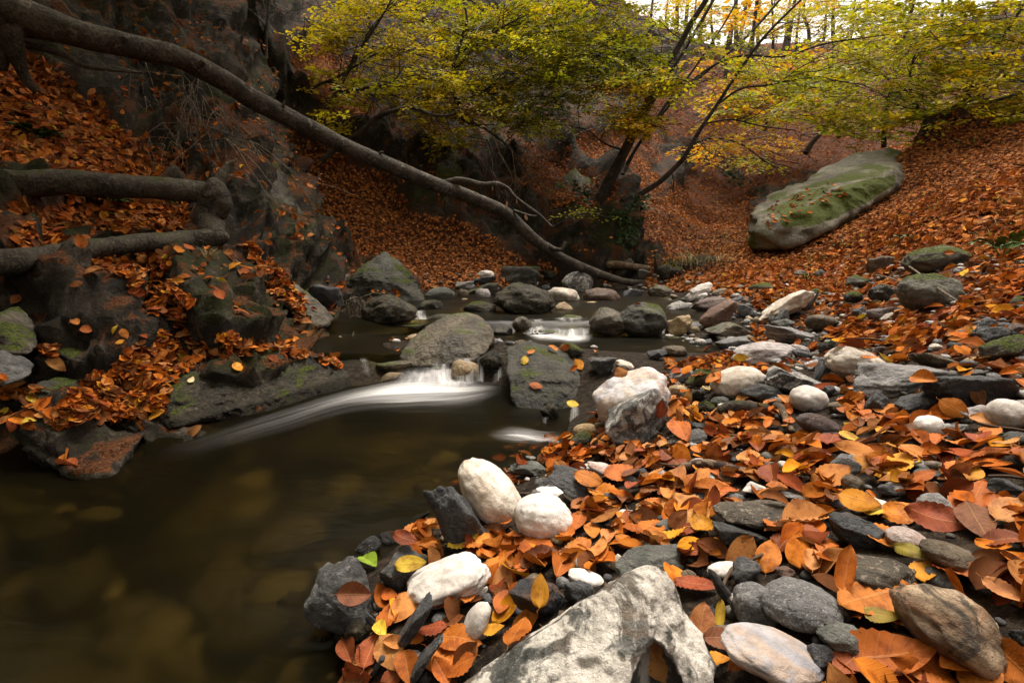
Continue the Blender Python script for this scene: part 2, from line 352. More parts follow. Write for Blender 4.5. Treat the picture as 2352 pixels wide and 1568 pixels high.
# ------------------------------------------------------------------ stones
_ico = {}
def ico(n):
    if n not in _ico:
        b = bmesh.new(); bmesh.ops.create_icosphere(b, subdivisions=n, radius=1)
        _ico[n] = (np.array([v.co[:] for v in b.verts]), np.array([[v.index for v in f.verts] for f in b.faces])); b.free()
    return _ico[n]
def radial(v, planes, p):
    N = planes[:, :3]; d = planes[:, 3]
    q = np.clip(v@N.T/d[None], 0, None)
    return (q**p).sum(1)**(-1/p)
def stone_shape(seed, shape, sub):
    """unit stone, bounding box +-1 on each axis"""
    r = np.random.default_rng(seed); v, f = ico(sub)
    if shape == 'e': k, dmin, dmax, p, na = 3, .88, 1.0, 4, .035
    elif shape == 'r': k, dmin, dmax, p, na = 9, .74, 1.0, 9, .06
    elif shape == 's': k, dmin, dmax, p, na = 12, .62, .95, 22, .055
    else: k, dmin, dmax, p, na = 13, .60, .95, 30, .06
    n = r.normal(size=(k, 3)); n /= np.linalg.norm(n, axis=1)[:, None]
    pl = np.concatenate([np.c_[n, r.uniform(dmin, dmax, k)], np.c_[np.vstack([np.eye(3), -np.eye(3)]), np.full(6, {'e': 1.3, 'r': 1.2, 's': 1.02, 'a': 1.1}[shape])]])
    if shape in 'as': R0 = radial(v, pl, p)
    else:
        q_ = np.clip(v@n.T/pl[:k, 3][None], 0, None); R0 = ((q_**p).sum(1)*(0 if shape == 'e' else .8)+(1/1.04)**p)**(-1/p)
    s = seed % 9973
    o = r.uniform(-50, 50, 3)
    R0 = R0*(1 + na*2.0*fbm(v*1.25+o, s, 2) + na*.8*fbm(v*4+o, s+3, 3) + na*(.45 if shape in 'as' else .16)*ridged(v*8+o, s+5, 4))
    V = v*R0[:, None]
    if shape in 'as':      # broken bedding planes
        ax = r.normal(size=3); ax /= np.linalg.norm(ax); tt = V@ax
        V = V + ax*(.045*np.sign(vnoise(np.c_[tt*7+o[0], v[:, 0]*1.5, v[:, 1]*1.5], s)))[:, None]*np.abs(vnoise(v*2.5+o, s+1))[:, None]
    lo, hi = V.min(0), V.max(0)
    return (V-(lo+hi)/2)/((hi-lo)/2), f
OFF = dict(A=(588, 490), B=(1176, 490), C=(1739.5, 490), D=(588, 1041), E=(1176, 1041), G=(1739.5, 1041), L=(0, 490), X=(0, 0))
def box_px(c, b):
    ox, oy = OFF[c]; k = 1.0 if c == 'X' else .33598
    return ox+b[0]*k, oy+b[1]*k, ox+b[2]*k, oy+b[3]*k
STONES = []   # (object, nick, centre, radius)
DS = np.exp(np.linspace(math.log(.35), math.log(30), 900))
def solve(cx, cy, h, k, vf=.85, off=0.0):
    P = at(np.full(DS.shape, cx), np.full(DS.shape, cy), DS)
    g = P[:, 2]-Hw(P[:, 0], P[:, 1]) - k*(h/2*DS/F)*vf - off
    i = np.nonzero((g[:-1] > 0) & (g[1:] <= 0))[0]
    if not len(i): return None
    i = i[0]; t = g[i]/(g[i]-g[i+1]); return DS[i]+(DS[i+1]-DS[i])*t
def ray_hit(px, py, off=0.0): return solve(px, py, 0, 0, off=off)
def rockm(**k): return k
RM = {
 'white': rock_mat('white_quartz_stone', (.66,.61,.57), (.80,.77,.73), patch=(.55,.46,.38), patch_amt=.35, scale=9, rough=.6, bumpk=.3),
 'cream': rock_mat('cream_stone', (.50,.43,.35), (.72,.66,.58), patch=(.40,.31,.22), patch_amt=.45, scale=7, rough=.65, bumpk=.4),
 'pinkw': rock_mat('pink_white_stone', (.58,.46,.41), (.72,.64,.60), patch=(.42,.22,.16), patch_amt=.5, speck=(.25,.14,.1), sp_amt=.3, scale=13, rough=.65, bumpk=.7),
 'lilac': rock_mat('lilac_grey_stone', (.40,.39,.42), (.58,.56,.57), patch=(.52,.37,.24), patch_amt=.55, scale=6, rough=.6, bumpk=.45),
 'lilacdk': rock_mat('dusky_lilac_stone', (.25,.245,.27), (.40,.385,.40), patch=(.46,.30,.17), patch_amt=.5, scale=6, pt=.54, rough=.6, bumpk=.45),
 'pinkgrey': rock_mat('pink_grey_stone', (.35,.31,.30), (.46,.42,.41), band=(.28,.25,.25), band_amt=.5, scale=9, rough=.75, bumpk=.7),
 'grey': rock_mat('grey_schist', (.17,.17,.17), (.30,.295,.285), band=(.11,.11,.115), band_amt=.7, patch=(.40,.39,.37), patch_amt=.35, scale=10),
 'granite': rock_mat('speckled_granite', (.20,.20,.205), (.27,.265,.26), speck=(.46,.44,.40), sp_amt=.75, sp_scale=260, scale=9),
 'stripe': rock_mat('striped_grey_stone', (.20,.195,.195), (.34,.325,.32), band=(.47,.44,.41), band_amt=.75, scale=9),
 'dark': rock_mat('dark_slate', (.045,.047,.052), (.105,.105,.11), band=(.19,.19,.19), band_amt=.45, speck=(.3,.29,.28), sp_amt=.25, scale=12, rough=.55, spec=.4),
 'darkr': rock_mat('rust_stained_slate', (.055,.055,.06), (.12,.115,.115), patch=(.22,.10,.045), patch_amt=.55, scale=9, rough=.6),
 'green': rock_mat('green_grey_slate', (.115,.12,.105), (.21,.21,.185), band=(.085,.088,.08), band_amt=.6, scale=8),
 'brown': rock_mat('brown_stone', (.15,.115,.075), (.28,.22,.15), patch=(.09,.068,.045), patch_amt=.6, speck=(.34,.28,.2), sp_amt=.25, scale=9),
 'bspeck': rock_mat('brown_speckled_gneiss', (.095,.078,.06), (.16,.135,.10), speck=(.42,.34,.26), sp_amt=.8, sp_scale=120, scale=9),
 'rust': rock_mat('rusty_boulder_stone', (.64,.47,.31), (.20,.13,.075), patch=(.06,.048,.036), patch_amt=.85, band=(.32,.12,.028), band_amt=.75, scale=7, ps=1.7, contrast=.05, rough=.6, pt=.52),
 'tan': rock_mat('tan_stone', (.46,.32,.16), (.60,.46,.28), patch=(.28,.18,.08), patch_amt=.5, scale=9, rough=.5),
 'purple': rock_mat('purple_brown_stone', (.21,.13,.115), (.33,.23,.20), patch=(.52,.46,.43), patch_amt=.35, scale=10, rough=.6),
 'redb': rock_mat('red_brown_stone', (.19,.10,.07), (.30,.185,.14), band=(.13,.075,.06), band_amt=.6, scale=8, rough=.6),
 'specw': rock_mat('black_white_speckled_stone', (.10,.10,.095), (.25,.245,.235), patch=(.68,.65,.60), patch_amt=.9, scale=15, speck=(.55,.53,.5), sp_amt=.5),
 'marble': rock_mat('marbled_limestone', (.085,.09,.082), (.19,.19,.172), patch=(.92,.86,.77), patch_amt=1.0, scale=4.6, ps=1.9, pd=9, speck=(.55,.5,.43), sp_amt=.3, rough=.65, pt=.485, band=(.34,.17,.07), band_amt=.3),
 'mossy': rock_mat('mossy_rock', (.075,.072,.055), (.17,.16,.125), patch=(.24,.225,.19), patch_amt=.35, moss=.55, scale=6),
 'mossdk': rock_mat('dark_mossy_rock', (.024,.023,.017), (.065,.06,.046), patch=(.12,.11,.085), patch_amt=.35, moss=.26, scale=6, rough=.6),
 'wet': rock_mat('wet_dark_rock', (.016,.015,.012), (.05,.046,.036), patch=(.085,.07,.045), patch_amt=.5, scale=8, rough=.55, spec=.14, moss=.08, speck=(.26,.2,.12), sp_amt=.3, sp_scale=60),
 'wbrown': rock_mat('wet_brown_rock', (.038,.028,.014), (.10,.077,.042), patch=(.22,.175,.11), patch_amt=.4, moss=.25, scale=6, rough=.38, spec=.5),
 'redwet': rock_mat('wet_red_brown_rock', (.085,.052,.035), (.16,.105,.075), patch=(.22,.16,.13), patch_amt=.3, scale=7, rough=.4),
 'lichen': rock_mat('lichened_boulder_rock', (.08,.066,.045), (.145,.123,.086), patch=(.23,.22,.145), patch_amt=.5, speck=(.4,.4,.3), sp_amt=.3, sp_scale=60, scale=1.6, moss=.12),
 'bank': rock_mat('bank_bedrock', (.050,.042,.031), (.12,.10,.075), band=(.028,.023,.017), band_amt=.7, patch=(.21,.175,.135), patch_amt=.4, moss=.50, scale=4),
 'cliff': rock_mat('cliff_bedrock', (.038,.034,.026), (.10,.092,.072), band=(.022,.02,.015), band_amt=.75, patch=(.16,.148,.12), patch_amt=.45, moss=.40, scale=2.4),
}
seedc = [100]
def stone(name, cat, group, c, b, mat, shape='r', roll=0, label='', nick=None, k=.5, dep=None, sub=None, fix_d=None):
    seedc[0] += 1
    x0, y0, x1, y1 = box_px(c, b); cx, cy, w, h = (x0+x1)/2, (y0+y1)/2, x1-x0, y1-y0
    d = fix_d or solve(cx, cy, h, k)
    if d is None: print('NO HIT', label); return None
    W, Hh = w*d/F, h*d/F
    th = math.asin(np.clip(-dz_of(cy)/math.sqrt(1+((784-cy)/F)**2), -.2, 1))       # how steeply we look down on it
    r0 = R(roll); c2, s2 = math.cos(r0)**2, math.sin(r0)**2
    if roll:
        S = (W*W+Hh*Hh)/4; Dd = (W*W-Hh*Hh)/4/(c2-s2 if abs(c2-s2) > .15 else .15*np.sign(c2-s2 or 1))
        a2 = (S+Dd)/2; b2 = max((S-Dd)/2, .10*S)
        rx, rv = math.sqrt(max(a2, .1*S)), math.sqrt(b2)
    else: rx, rv = W/2, Hh/2
    dk = dep if dep else {'e': .85, 'r': .85, 'a': .8, 's': .75}[shape]
    ry = dk*min(rx, max(rx*.7, rv*1.6)); 
    st = max(math.sin(th), 0)
    q = rv*rv-(ry*st)**2
    if q < (.45*rv)**2: ry = rv*.89/max(st, .05); q = (.45*rv)**2
    rz = math.sqrt(q)/max(math.cos(th), .5)
    if sub is None:
        sub = 5 if max(w, h) > 110 else 4 if max(w, h) > 30 else 3
    V, f = stone_shape(seedc[0], shape, sub)
    V = V*np.array([rx, ry, rz])
    if roll: V = V@np.array(Matrix.Rotation(r0, 3, 'Y')).T
    P = at(cx, cy, d)
    # keep the outline inside its layout box
    qx, qy, _ = proj(V+P); ex = (qx.max()-qx.min())/w; ey = (qy.max()-qy.min())/h
    V[:, 0] /= np.clip(ex, .75, 1.35); V[:, 2] /= np.clip(ey, .75, 1.35)
    o = obj(name, mesh_np(name, V, f), RM[mat], loc=P)
    tag(o, label, cat, group)
    STONES.append((o, nick, P, max(rx, ry), rz)); return o
def hull_rock(name, cat, group, pts, mat, p=22, sub=6, na=.05, label='', nick=None, detail=.35, nscale=1.0, mossy=None, carve=None):
    """rock spanned by layout points with depths; several lobes may be given"""
    lobes = pts if isinstance(pts[0], list) else [pts]; seedc[0] += 1; s = seedc[0]
    Wl = [np.array([at(*q) for q in l]) for l in lobes]; allp = np.concatenate(Wl); o0 = allp.mean(0); size = np.abs(allp-o0).max(); Vs, Fs, nb = [], [], 0
    for Pw in Wl:
        c0 = Pw.mean(0); b = bmesh.new()
        for q in Pw-c0: b.verts.new(q)
        bmesh.ops.convex_hull(b, input=b.verts[:]); b.normal_update()
        pl = []
        for f in b.faces:
            n = np.array(f.normal[:]); d = float(n@np.array(f.verts[0].co[:]))
            if d < 0: n, d = -n, -d
            pl.append([*n, max(d, 1e-3)])
        b.free(); pl = np.unique(np.round(np.array(pl), 4), axis=0)
        v, fc = ico(sub)
        # parameterise by an ellipsoid so long rocks keep even detail
        ext = np.abs(Pw-c0).max(0)+1e-3; ext = ext/ext.max(); ve = v*ext; ve = ve/np.linalg.norm(ve, axis=1)[:, None]
        q = np.clip(ve@pl[:, :3].T/pl[:, 3][None], 0, None); k = p*2.2
        V = ve*(1/((q**k).sum(1)**(1/k)))[:, None]+(c0-o0)
        X = V/size*nscale; st = X@np.array([.5, -.2, .85])
        V = (V-(c0-o0))*(1 + 1.25*(na*1.5*fbm(X*1.6+s, s, 3) + na*1.2*ridged(X*4.5+s, s+2, 6)*detail*2 + na*.5*detail*2*vnoise(np.c_[st*16, X[:, 0]*2.5, X[:, 1]*2.5], s+9)))[:, None]+(c0-o0)
        Vs.append(V); Fs.append(fc+nb); nb += len(V)
    V = np.concatenate(Vs)
    if carve:       # a hollow under the rock's brow
        a, b_, dd_ = proj(V+o0); ins = in_poly(a, b_, carve[0])
        cx_ = np.mean([q[0] for q in carve[0]]); w_ = np.clip(1-np.abs(a-cx_)/90, .25, 1); vd = V+o0-np.array([0, 0, CZ]); vd /= np.linalg.norm(vd, axis=1)[:, None]
        V = V+vd*np.where(ins & (dd_ < carve[2]), carve[1]*w_, 0)[:, None]
    me = mesh_np(name, V, np.concatenate(Fs))
    if mossy:
        a, b_, _ = proj(V+o0); mk = np.zeros(len(V))
        for pg in mossy: mk[in_poly(a, b_, pg)] = 1
        at_ = me.attributes.new('mossmask', 'FLOAT', 'POINT'); at_.data.foreach_set('value', mk)
    o = obj(name, me, RM[mat], loc=o0); tag(o, label, cat, group)
    STONES.append((o, nick, o0, size, size*.5)); return o
# ------------------------------------------------------------------ the stones of the shingle bank and the stream
# crop, box, material, shape, roll, group key, nickname used by neighbours, label
TABLE = '''
G|10 850 580 1215|granite|e|0|b|the speckled granite cobble|grey speckled granite cobble with a shallow notch, beside the upright rust leaf
G|925 862 1725 1505|rust|r|22|b|the rusty brown boulder|large rusty brown boulder with tan and black blotches at the bank corner
G|550 685 1110 975|bspeck|r|8|b|the flat brown speckled stone|flat brown stone with pale flecks tucked behind the rusty brown boulder
G|1110 588 1560 855|brown|e|18|b|the brown oval cobble|smooth brown oval cobble behind the rusty brown boulder
G|865 495 1185 675|pinkw|e|10|b|the pink-white pebble|pink-white teardrop pebble resting against the brown oval cobble
G|475 398 850 665|dark|a|10|b|the dark slate lump|dark blue-grey slate lump next to the pink-white teardrop pebble
E|1362 300 2055 520|bspeck|r|3|b|the long gneiss stone|long dark brown gneiss stone peppered with beige grains, crumpled leaf at its end
E|1420 1165 2135 1590|lilacdk|e|12|b|the big lilac stone|big smooth lilac-grey stone with an orange stain at the bottom edge
G|395 1135 800 1405|green|s|24|b|the green-grey block|green-grey slate block between the lilac stone and the rusty boulder
G|838 1268 1028 1410|white|a|0|b|the small white lump|small knobbly white stone at the foot of the rusty boulder
E|1638 1038 1755 1175|tan|r|-65|b|-|yellow-tan pebble standing between the granite cobble and a slate chip
E|1500 720 1712 928|dark|a|0|b|the square dark stone|squarish dark grey stone leaning on a white pebble behind the marbled rock
E|1325 788 1548 1090|dark|a|-40|b|-|upright dark slate stone with a chipped face by the marbled rock
E|1488 965 1648 1150|dark|a|0|b|-|small blue-grey slate chip in front of the squarish dark stone
E|1332 730 1562 850|white|e|-12|b|-|white pebble half hidden under two dark slates
G|1093 262 1332 445|stripe|r|15|b|the striped grey cobble|grey cobble with pale stripes surrounded by large rust leaves
G|690 295 1012 440|white|s|20|b|-|flat pale slab edge showing under an orange leaf
G|1055 103 1308 200|green|s|5|b|the flat green-grey slab|flat green-grey slab with a crack line lying among leaves
G|478 13 705 155|granite|a|-15|b|-|rough grey speckled stone beside a yellow-orange round leaf
G|578 138 738 290|brown|r|-20|b|-|brown stone half buried behind a pleated orange leaf
G|1500 165 1840 320|dark|s|0|b|the dark slab at the frame edge|dark grey slab half under leaves at the outer edge of the bank
G|1740 1195 1850 1305|grey|a|0|b|-|pale greenish stone peeping out beyond the rusty brown boulder
G|138 46 292 165|white|a|0|b|the chalky white pebble|chalky white pebble with dimples among rust leaves near the dark plank
E|1568 190 1775 290|white|a|0|b|the angular white pebble|angular white pebble with a facet, just in front of the dark plank
G|160 250 425 340|stripe|s|8|b|-|pale grey stone ridge behind the crumpled brown leaf
G|118 765 268 855|redb|a|0|b|-|reddish speckled stone hidden behind a curled leaf
G|818 205 972 305|dark|s|15|b|-|dark striped slate sliver under a folded red-brown leaf
G|335 1300 530 1500|dark|a|0|b|-|black stone in the gap below the green-grey block
G|1322 418 1372 485|grey|r|0|b|-|tiny round grey pebble below the striped cobble
E|697 642 1185 868|green|s|-8|b|the green-grey slate|dark green-grey slate with a smooth domed top behind the marbled rock
E|12 258 430 615|white|e|22|b|the white egg cobble|white egg-shaped cobble leaning on the tall cream stone
X|1053 1046 1212 1228|cream|e|52|b|the tall cream stone|tall smooth cream stone tilted over the dark block at the water
E|240 92 775 350|dark|s|26|b|the layered slate|long layered dark slate with white streaks sloping behind the white egg cobble
E|-25 60 265 165|green|s|6|b|-|pale green-grey slab lying behind the tall cream stone
E|152 162 305 245|grey|a|0|b|-|small angular grey stone on the pale slab
E|508 52 825 192|pinkw|r|24|b|the long pink-white stone|long pink-white stone sloping out of the leaves above the layered slate
E|160 232 375 300|white|s|8|b|-|flat white stone edge behind the white egg cobble
E|348 235 525 340|cream|r|12|b|-|rounded beige stone wedged behind an orange leaf
E|382 783 635 925|white|e|20|b|the white finger pebble|smooth white finger-shaped pebble behind the marbled rock
E|-20 852 375 1150|darkr|a|5|b|the rust-stained slate|dark slate block with a rusty brown stain, a pointed leaf in front
E|355 865 565 1045|dark|a|0|b|-|angular dark stone joined to the rust-stained slate
E|1142 788 1272 900|brown|r|10|b|-|brown stone just behind the peak of the marbled rock
E|1328 440 1760 655|grey|a|5|b|the peaked grey stone|peaked light grey stone in front of the long gneiss stone
E|955 448 1125 562|green|a|0|b|-|small green-grey stone between overlapping tan leaves
E|728 380 834 422|white|s|5|b|-|sliver of a white pebble under dry leaves
E|518 465 628 520|grey|s|12|b|-|sliver of a blue-grey stone under orange leaves
E|1168 28 1322 122|pinkw|r|-18|b|-|pinkish pebble partly covered by a leaf behind the dark plank
E|1498 24 1615 80|dark|s|8|b|-|flat blue-black pebble behind the plank among russet leaves
E|1238 78 1425 125|brown|s|0|b|-|low tan stone touching the far edge of the plank
E|1308 1373 1425 1455|white|e|20|b|-|small white pebble beside the lilac stone
E|670 678 778 810|cream|a|0|b|-|pale beige chip behind the green-grey slate
X|1676 1335 1790 1450|granite|r|30|b|-|grey-blue granite pebble wedged between the slate chips
D|1018 688 1605 1060|white|r|-14|b|the big white stone|big creamy white stone with a wavy top near the water edge
D|1160 195 1625 730|dark|a|-38|b|the tall dark block|tall dark grey block with a green face leaning under the cream stone
D|975 395 1190 520|wet|s|-35|b|-|wet mossy rock edge sliding into the pool behind the tall block
D|838 526 995 645|grey|r|20|b|-|small rounded grey stone under a folded leaf at the pool edge
D|832 628 1120 990|grey|a|-70|b|the upright grey stone|narrow upright grey stone between the faceted block and the white stone
D|380 742 840 1260|grey|a|-25|b|the faceted grey block|faceted grey block with a bright worn face jutting into the pool
D|620 568 865 770|dark|a|-20|b|-|dark cracked stone behind the faceted block at the waterline
D|915 958 1220 1410|dark|a|-58|b|the tilted dark stone|tilted dark stone with a square top in front of the white stone
D|1402 1005 1608 1300|white|e|-68|b|the white pebble with a brown scar|white oval pebble with brown scars standing on end
D|1005 1225 1290 1600|grey|s|-50|b|-|long grey stone sloping below the tilted dark stone
D|1497 908 1585 1010|white|r|40|b|-|little white pebble tucked beside the big white stone
D|745 1088 865 1225|dark|s|-40|b|-|dark slate wedge beside the beech nut at the waterline
D|1105 1495 1205 1580|dark|r|0|b|-|small dark stone at the bottom edge below the long grey stone
D|775 1365 880 1535|dark|s|-60|b|-|narrow dark stone behind a tan leaf at the water
D|600 1145 765 1300|wet|s|-20|b|-|wet green-black stone just under the faceted block
D|222 1288 335 1375|tan|r|10|u|-|tan pebble under the water beside the faceted block
D|328 1428 395 1495|tan|r|0|u|-|yellowish pebble under shallow water at the bottom edge
D|488 1508 565 1575|cream|r|0|u|-|pale pebble under water near the sloping leaves
D|125 975 345 1130|wbrown|a|0|u|-|brown drowned rock beside the faceted block
D|395 1240 520 1410|wet|a|0|u|-|black drowned block below the faceted block
C|215 1172 482 1368|white|e|6|b|the white round cobble|round white cobble with faint wrinkles beside the purple-brown stone
C|442 905 885 1150|cream|r|8|b|the big white-topped stone|big stone with a white top and tan underside on the upper bank
C|570 1000 1250 1245|stripe|s|-8|b|the striped grey slab|broad grey slab with pinkish stripes in front of the white-topped stone
C|1085 1085 1745 1340|dark|s|4|b|the black slab|broad black slab with a sharp outer corner and a leaf against it
C|935 1200 1265 1390|dark|s|-18|b|the wedge of black slate|black slate wedge with silvery streaks in front of the striped slab
C|1555 1262 1860 1490|white|e|8|b|the white boulder at the frame edge|large white boulder cut by the frame with a brown leaf standing on it
C|1362 1308 1580 1425|pinkgrey|s|-10|b|-|pale grey flat stone beside the large white boulder
C|1066 1376 1284 1550|white|e|5|b|the small white ball|small round white stone under a big orange leaf
C|265 1363 580 1530|purple|e|16|b|the purple-brown stone|purple-brown stone with a frosted white back near the wood splinter
C|742 1226 910 1400|dark|a|-60|b|-|upright black slate chip under the striped slab
B|1690 1040 2150 1230|specw|a|5|b|the black and white speckled stone|black and white speckled stone behind the round white cobble
C|385 985 485 1180|dark|a|-60|b|-|dark pointed stone between the speckled and white-topped stones
B|1560 1158 1885 1300|grey|a|8|b|the wedge grey stone|wedge-shaped grey stone under the black and white speckled stone
C|1028 948 1358 1070|brown|s|14|b|the sloping brown-grey stone|brown-grey stone sloping down behind the striped slab
B|1505 880 1960 1055|pinkgrey|r|-6|b|the pale dome|pale pinkish-grey domed stone with a yellow leaf on its flank
B|1895 895 2040 985|pinkgrey|r|15|b|-|rounded pinkish lobe beside the pale domed stone
C|240 938 418 1012|grey|s|4|b|-|flat blue-grey stone between the pale dome and white-topped stone
C|412 852 568 980|wet|a|-22|b|-|knobbly dark stone above the white-topped stone
C|30 763 458 905|stripe|s|10|b|the layered grey-brown stone|layered grey-brown stone with a wavy ridge behind the pale dome
C|322 692 575 815|brown|r|6|b|-|grey-brown stone with a moss spot beside dark soil
C|278 515 418 678|mossy|r|-50|b|the mossy upright stone|upright oval stone coated with green moss beside the white wedge
B|1650 530 2062 755|cream|a|-24|b|the white wedge boulder|white wedge boulder with a grey underside on the upper bank
C|82 642 228 780|grey|a|-40|b|-|triangular grey stone below the white wedge boulder
C|98 722 265 810|green|s|-10|b|-|low green-grey stone behind the layered grey-brown stone
C|718 632 965 750|purple|s|-10|b|-|pinkish stone with moss patches below the brown boulder
C|822 672 940 735|cream|a|0|b|-|pale green chip in front of the pinkish mossy stone
C|648 634 758 725|dark|s|-22|b|-|dark flat stone beside the pinkish mossy stone
C|592 530 725 630|mossdk|r|0|b|-|grey-green rounded stone below a mossy knob
C|762 485 965 615|mossdk|a|0|b|-|dark stone under the dead twigs beside the brown boulder
C|935 410 1395 690|mossy|r|5|b|the brown boulder under the twigs|big brown boulder with mossy face under crossing dead twigs
C|975 215 1480 425|mossy|r|-8|b|the mossy hump|wide mossy hump of rock behind the big brown boulder
C|732 283 920 425|brown|a|-20|b|-|brown angular rock half buried in the slope
C|592 422 748 528|mossy|r|-10|b|-|small mossy knob of rock above the twigs
B|1612 472 1805 555|mossy|r|0|b|-|low mossy stone among leaves below the eroded bank
C|388 383 462 445|green|r|0|b|-|small grey-green stone high on the leafy bank
C|238 383 342 450|redwet|r|0|b|-|dull red-brown stone high on the leafy bank
C|1502 770 1695 880|dark|a|-15|b|-|jagged grey stone with a dark flank on the far bank
C|1470 705 1665 815|dark|s|-16|b|-|flat black slate tilted up among the leaves
C|1628 742 1735 805|dark|r|0|b|-|small dark stone beside the tilted black slate
C|1702 752 1850 835|purple|s|0|b|-|brownish flat stone at the far frame edge
C|1518 835 1870 1025|mossy|s|-18|b|the green-grey boulder|big green-grey mossy boulder cut by the frame edge
C|1428 1062 1595 1115|green|s|0|b|-|flat green-grey stone behind the black slab
C|1132 732 1235 782|white|a|0|b|-|white chip lying on the leaves below the twigs
C|458 1180 578 1248|dark|s|5|b|-|blue-black stone beneath the striped slab
C|478 1284 590 1375|brown|r|10|b|-|grey-brown pebble beside the round white cobble
C|415 1492 620 1560|dark|s|0|b|-|low dark banded stone in front of the purple-brown stone
C|698 1522 845 1590|grey|s|10|b|-|grey striped chip below the leaf pile
C|1272 1432 1435 1520|granite|s|-14|b|-|grey granite stone beside the small white ball
C|1172 888 1265 938|cream|r|0|b|-|small cream pebble beside a yellow leaf
C|1112 912 1200 958|grey|r|0|b|-|small grey pebble behind the brown-grey stone
C|768 908 865 975|purple|a|0|b|-|small purplish stone behind the white-topped stone
C|1678 1488 1850 1590|green|r|-12|b|-|green-grey stone at the frame edge below the white boulder
C|322 998 425 1068|pinkgrey|a|-20|b|-|pale wedge between the blue-grey and speckled stones
C|1732 562 1850 650|mossy|r|0|b|-|grey-green stone at the frame edge under the ash seedling
C|1738 1098 1825 1198|brown|r|0|b|-|brown stone behind the black slab corner
B|548 1063 1090 1490|lilac|r|-12|b|the big pale boulder|big pale boulder with lilac and orange staining at the little fall
B|640 1185 1080 1600|specw|a|-38|b|the grey-white boulder|grey-white boulder with rough speckled face leaning on the pale boulder
B|315 883 492 985|mossy|r|0|s|-|grey-green stone perched behind the mossy stream boulder
B|1343 1043 1730 1278|cream|e|-12|b|the cream boulder|cream egg-shaped boulder behind the wedge grey stone
B|703 603 1060 855|mossdk|r|8|s|the round twin boulder|round grey boulder, paler of the twin boulders in the upper pool
B|523 638 800 845|wbrown|r|0|s|the brown twin boulder|dark brown mossy boulder, darker of the twin boulders in the upper pool
B|1058 688 1240 838|tan|a|-15|s|the buff stone|buff angular stone with a leaf on top beside the little fall
B|1308 738 1650 872|wbrown|s|4|s|-|flat brown-green boulder under the red-brown slab
B|1280 598 1545 805|redb|s|-32|s|the red-brown slab|long red-brown slab tilted beside the little fall
B|1052 598 1235 700|specw|r|0|s|-|grey flecked stone behind the buff stone
B|1222 573 1465 698|purple|s|-10|b|-|pinkish-grey stone above the tilted red-brown slab
B|1168 466 1378 600|white|a|-24|b|the cracked white stone|angular white stone with tan cracks below the eroded bank
B|1266 543 1338 590|white|r|-25|b|-|small white stone leaning on the cracked white stone
B|1362 513 1480 575|brown|r|-14|b|-|grey-brown stone beside the cracked white stone
B|1528 618 1678 725|dark|a|10|b|-|blue-black slate beside the white wedge boulder
B|1488 566 1625 615|dark|s|0|b|-|flat blue slate among leaves below the bank edge
B|1388 836 1630 930|granite|s|-10|s|-|wet grey-brown stone at the edge of the upper pool
B|753 516 898 600|dark|a|-4|s|the flat-topped stone|flat-topped grey block standing in the far stream
B|482 508 738 635|redwet|r|5|s|the red-brown dome|wet red-brown domed boulder in the far stream
B|228 502 465 640|cream|r|12|s|the cream dome|cream domed boulder with two leaves in the far stream
B|340 398 555 580|specw|r|10|s|the rough grey boulder|rough grey-white boulder behind the cream dome
X|1133 648 1276 740|wet|r|8|s|the big black boulder|big black wet boulder above the second cascade
B|286 606 418 700|tan|a|-20|s|-|yellowish wet stone below the cream dome
B|462 603 585 645|tan|r|-8|s|-|low yellow stone in the water below the red-brown dome
B|700 312 870 450|mossdk|a|-15|s|the mossy gravestone rock|tall mossy rock slab behind the end of the fallen tree
B|848 383 965 465|green|a|10|s|-|grey pointed rock beside the fallen tree end
B|985 342 1100 458|mossdk|a|-20|s|-|dark angular rock with a bright moss spot near the eroded bank
B|1068 358 1185 448|mossdk|r|0|s|-|brown mossy rock under the grassy bank edge
B|928 488 1095 585|wbrown|r|0|s|-|wet brown rock under the dripping bank
B|512 968 710 1105|grey|a|8|s|the grey stone with a leaf cap|grey stone with a wet leaf cap in the upper pool
B|706 998 835 1090|cream|r|20|s|-|pale stone beside the leaf-capped grey stone
B|922 918 1065 1010|dark|a|-20|s|-|blue-black stone at the edge of the upper pool
B|1018 902 1200 985|brown|r|4|s|-|brown rounded stone behind the blue-black pool stone
B|1066 1052 1255 1165|stripe|a|-12|b|-|cracked grey stone in front of the wet leaf clump
B|1192 1063 1420 1200|mossy|a|-12|b|-|mossy stone with a white crown behind the cream boulder
B|1058 1168 1212 1250|tan|r|0|b|-|wet tan stone under curled leaves by the pale boulder
B|418 1433 595 1530|tan|e|-6|s|-|smooth ochre stone below the little side fall
B|562 1428 615 1495|tan|r|0|s|-|small tan pebble between the ochre stone and pale boulder
B|398 1488 548 1590|wbrown|r|-14|s|-|mottled brown stone at the foot of the side fall
B|198 1298 350 1490|wet|a|-30|s|-|black wedge of rock splitting the side fall
B|1145 1195 1325 1300|wet|a|0|b|-|dark green-grey stone beside the upright leaves
B|1268 1283 1400 1370|wet|a|0|b|-|small black stone in the gap below the cream boulder
B|1352 1253 1485 1320|green|r|0|b|-|grey stone in the shade of the cream boulder
B|1402 1292 1535 1345|cream|s|0|b|-|pale stone edge behind the bark log
B|1165 1415 1325 1500|dark|s|10|b|-|dark smooth stone under leaves by the grey-white boulder
B|1040 1480 1335 1600|grey|s|-12|b|-|low grey slab beneath the leaf drift by the boulder
B|1056 806 1122 858|dark|r|0|s|-|blue-grey pebble under the buff stone
B|982 828 1048 882|brown|r|0|s|-|brown pebble beside the round twin boulder
B|1045 838 1175 890|wet|r|0|s|-|low wet stone in the water below the buff stone
B|725 845 855 890|wet|r|0|s|-|low wet rock in front of the round twin boulder
B|1648 708 1695 756|tan|e|0|b|-|tan round pebble beside the flat brown boulder
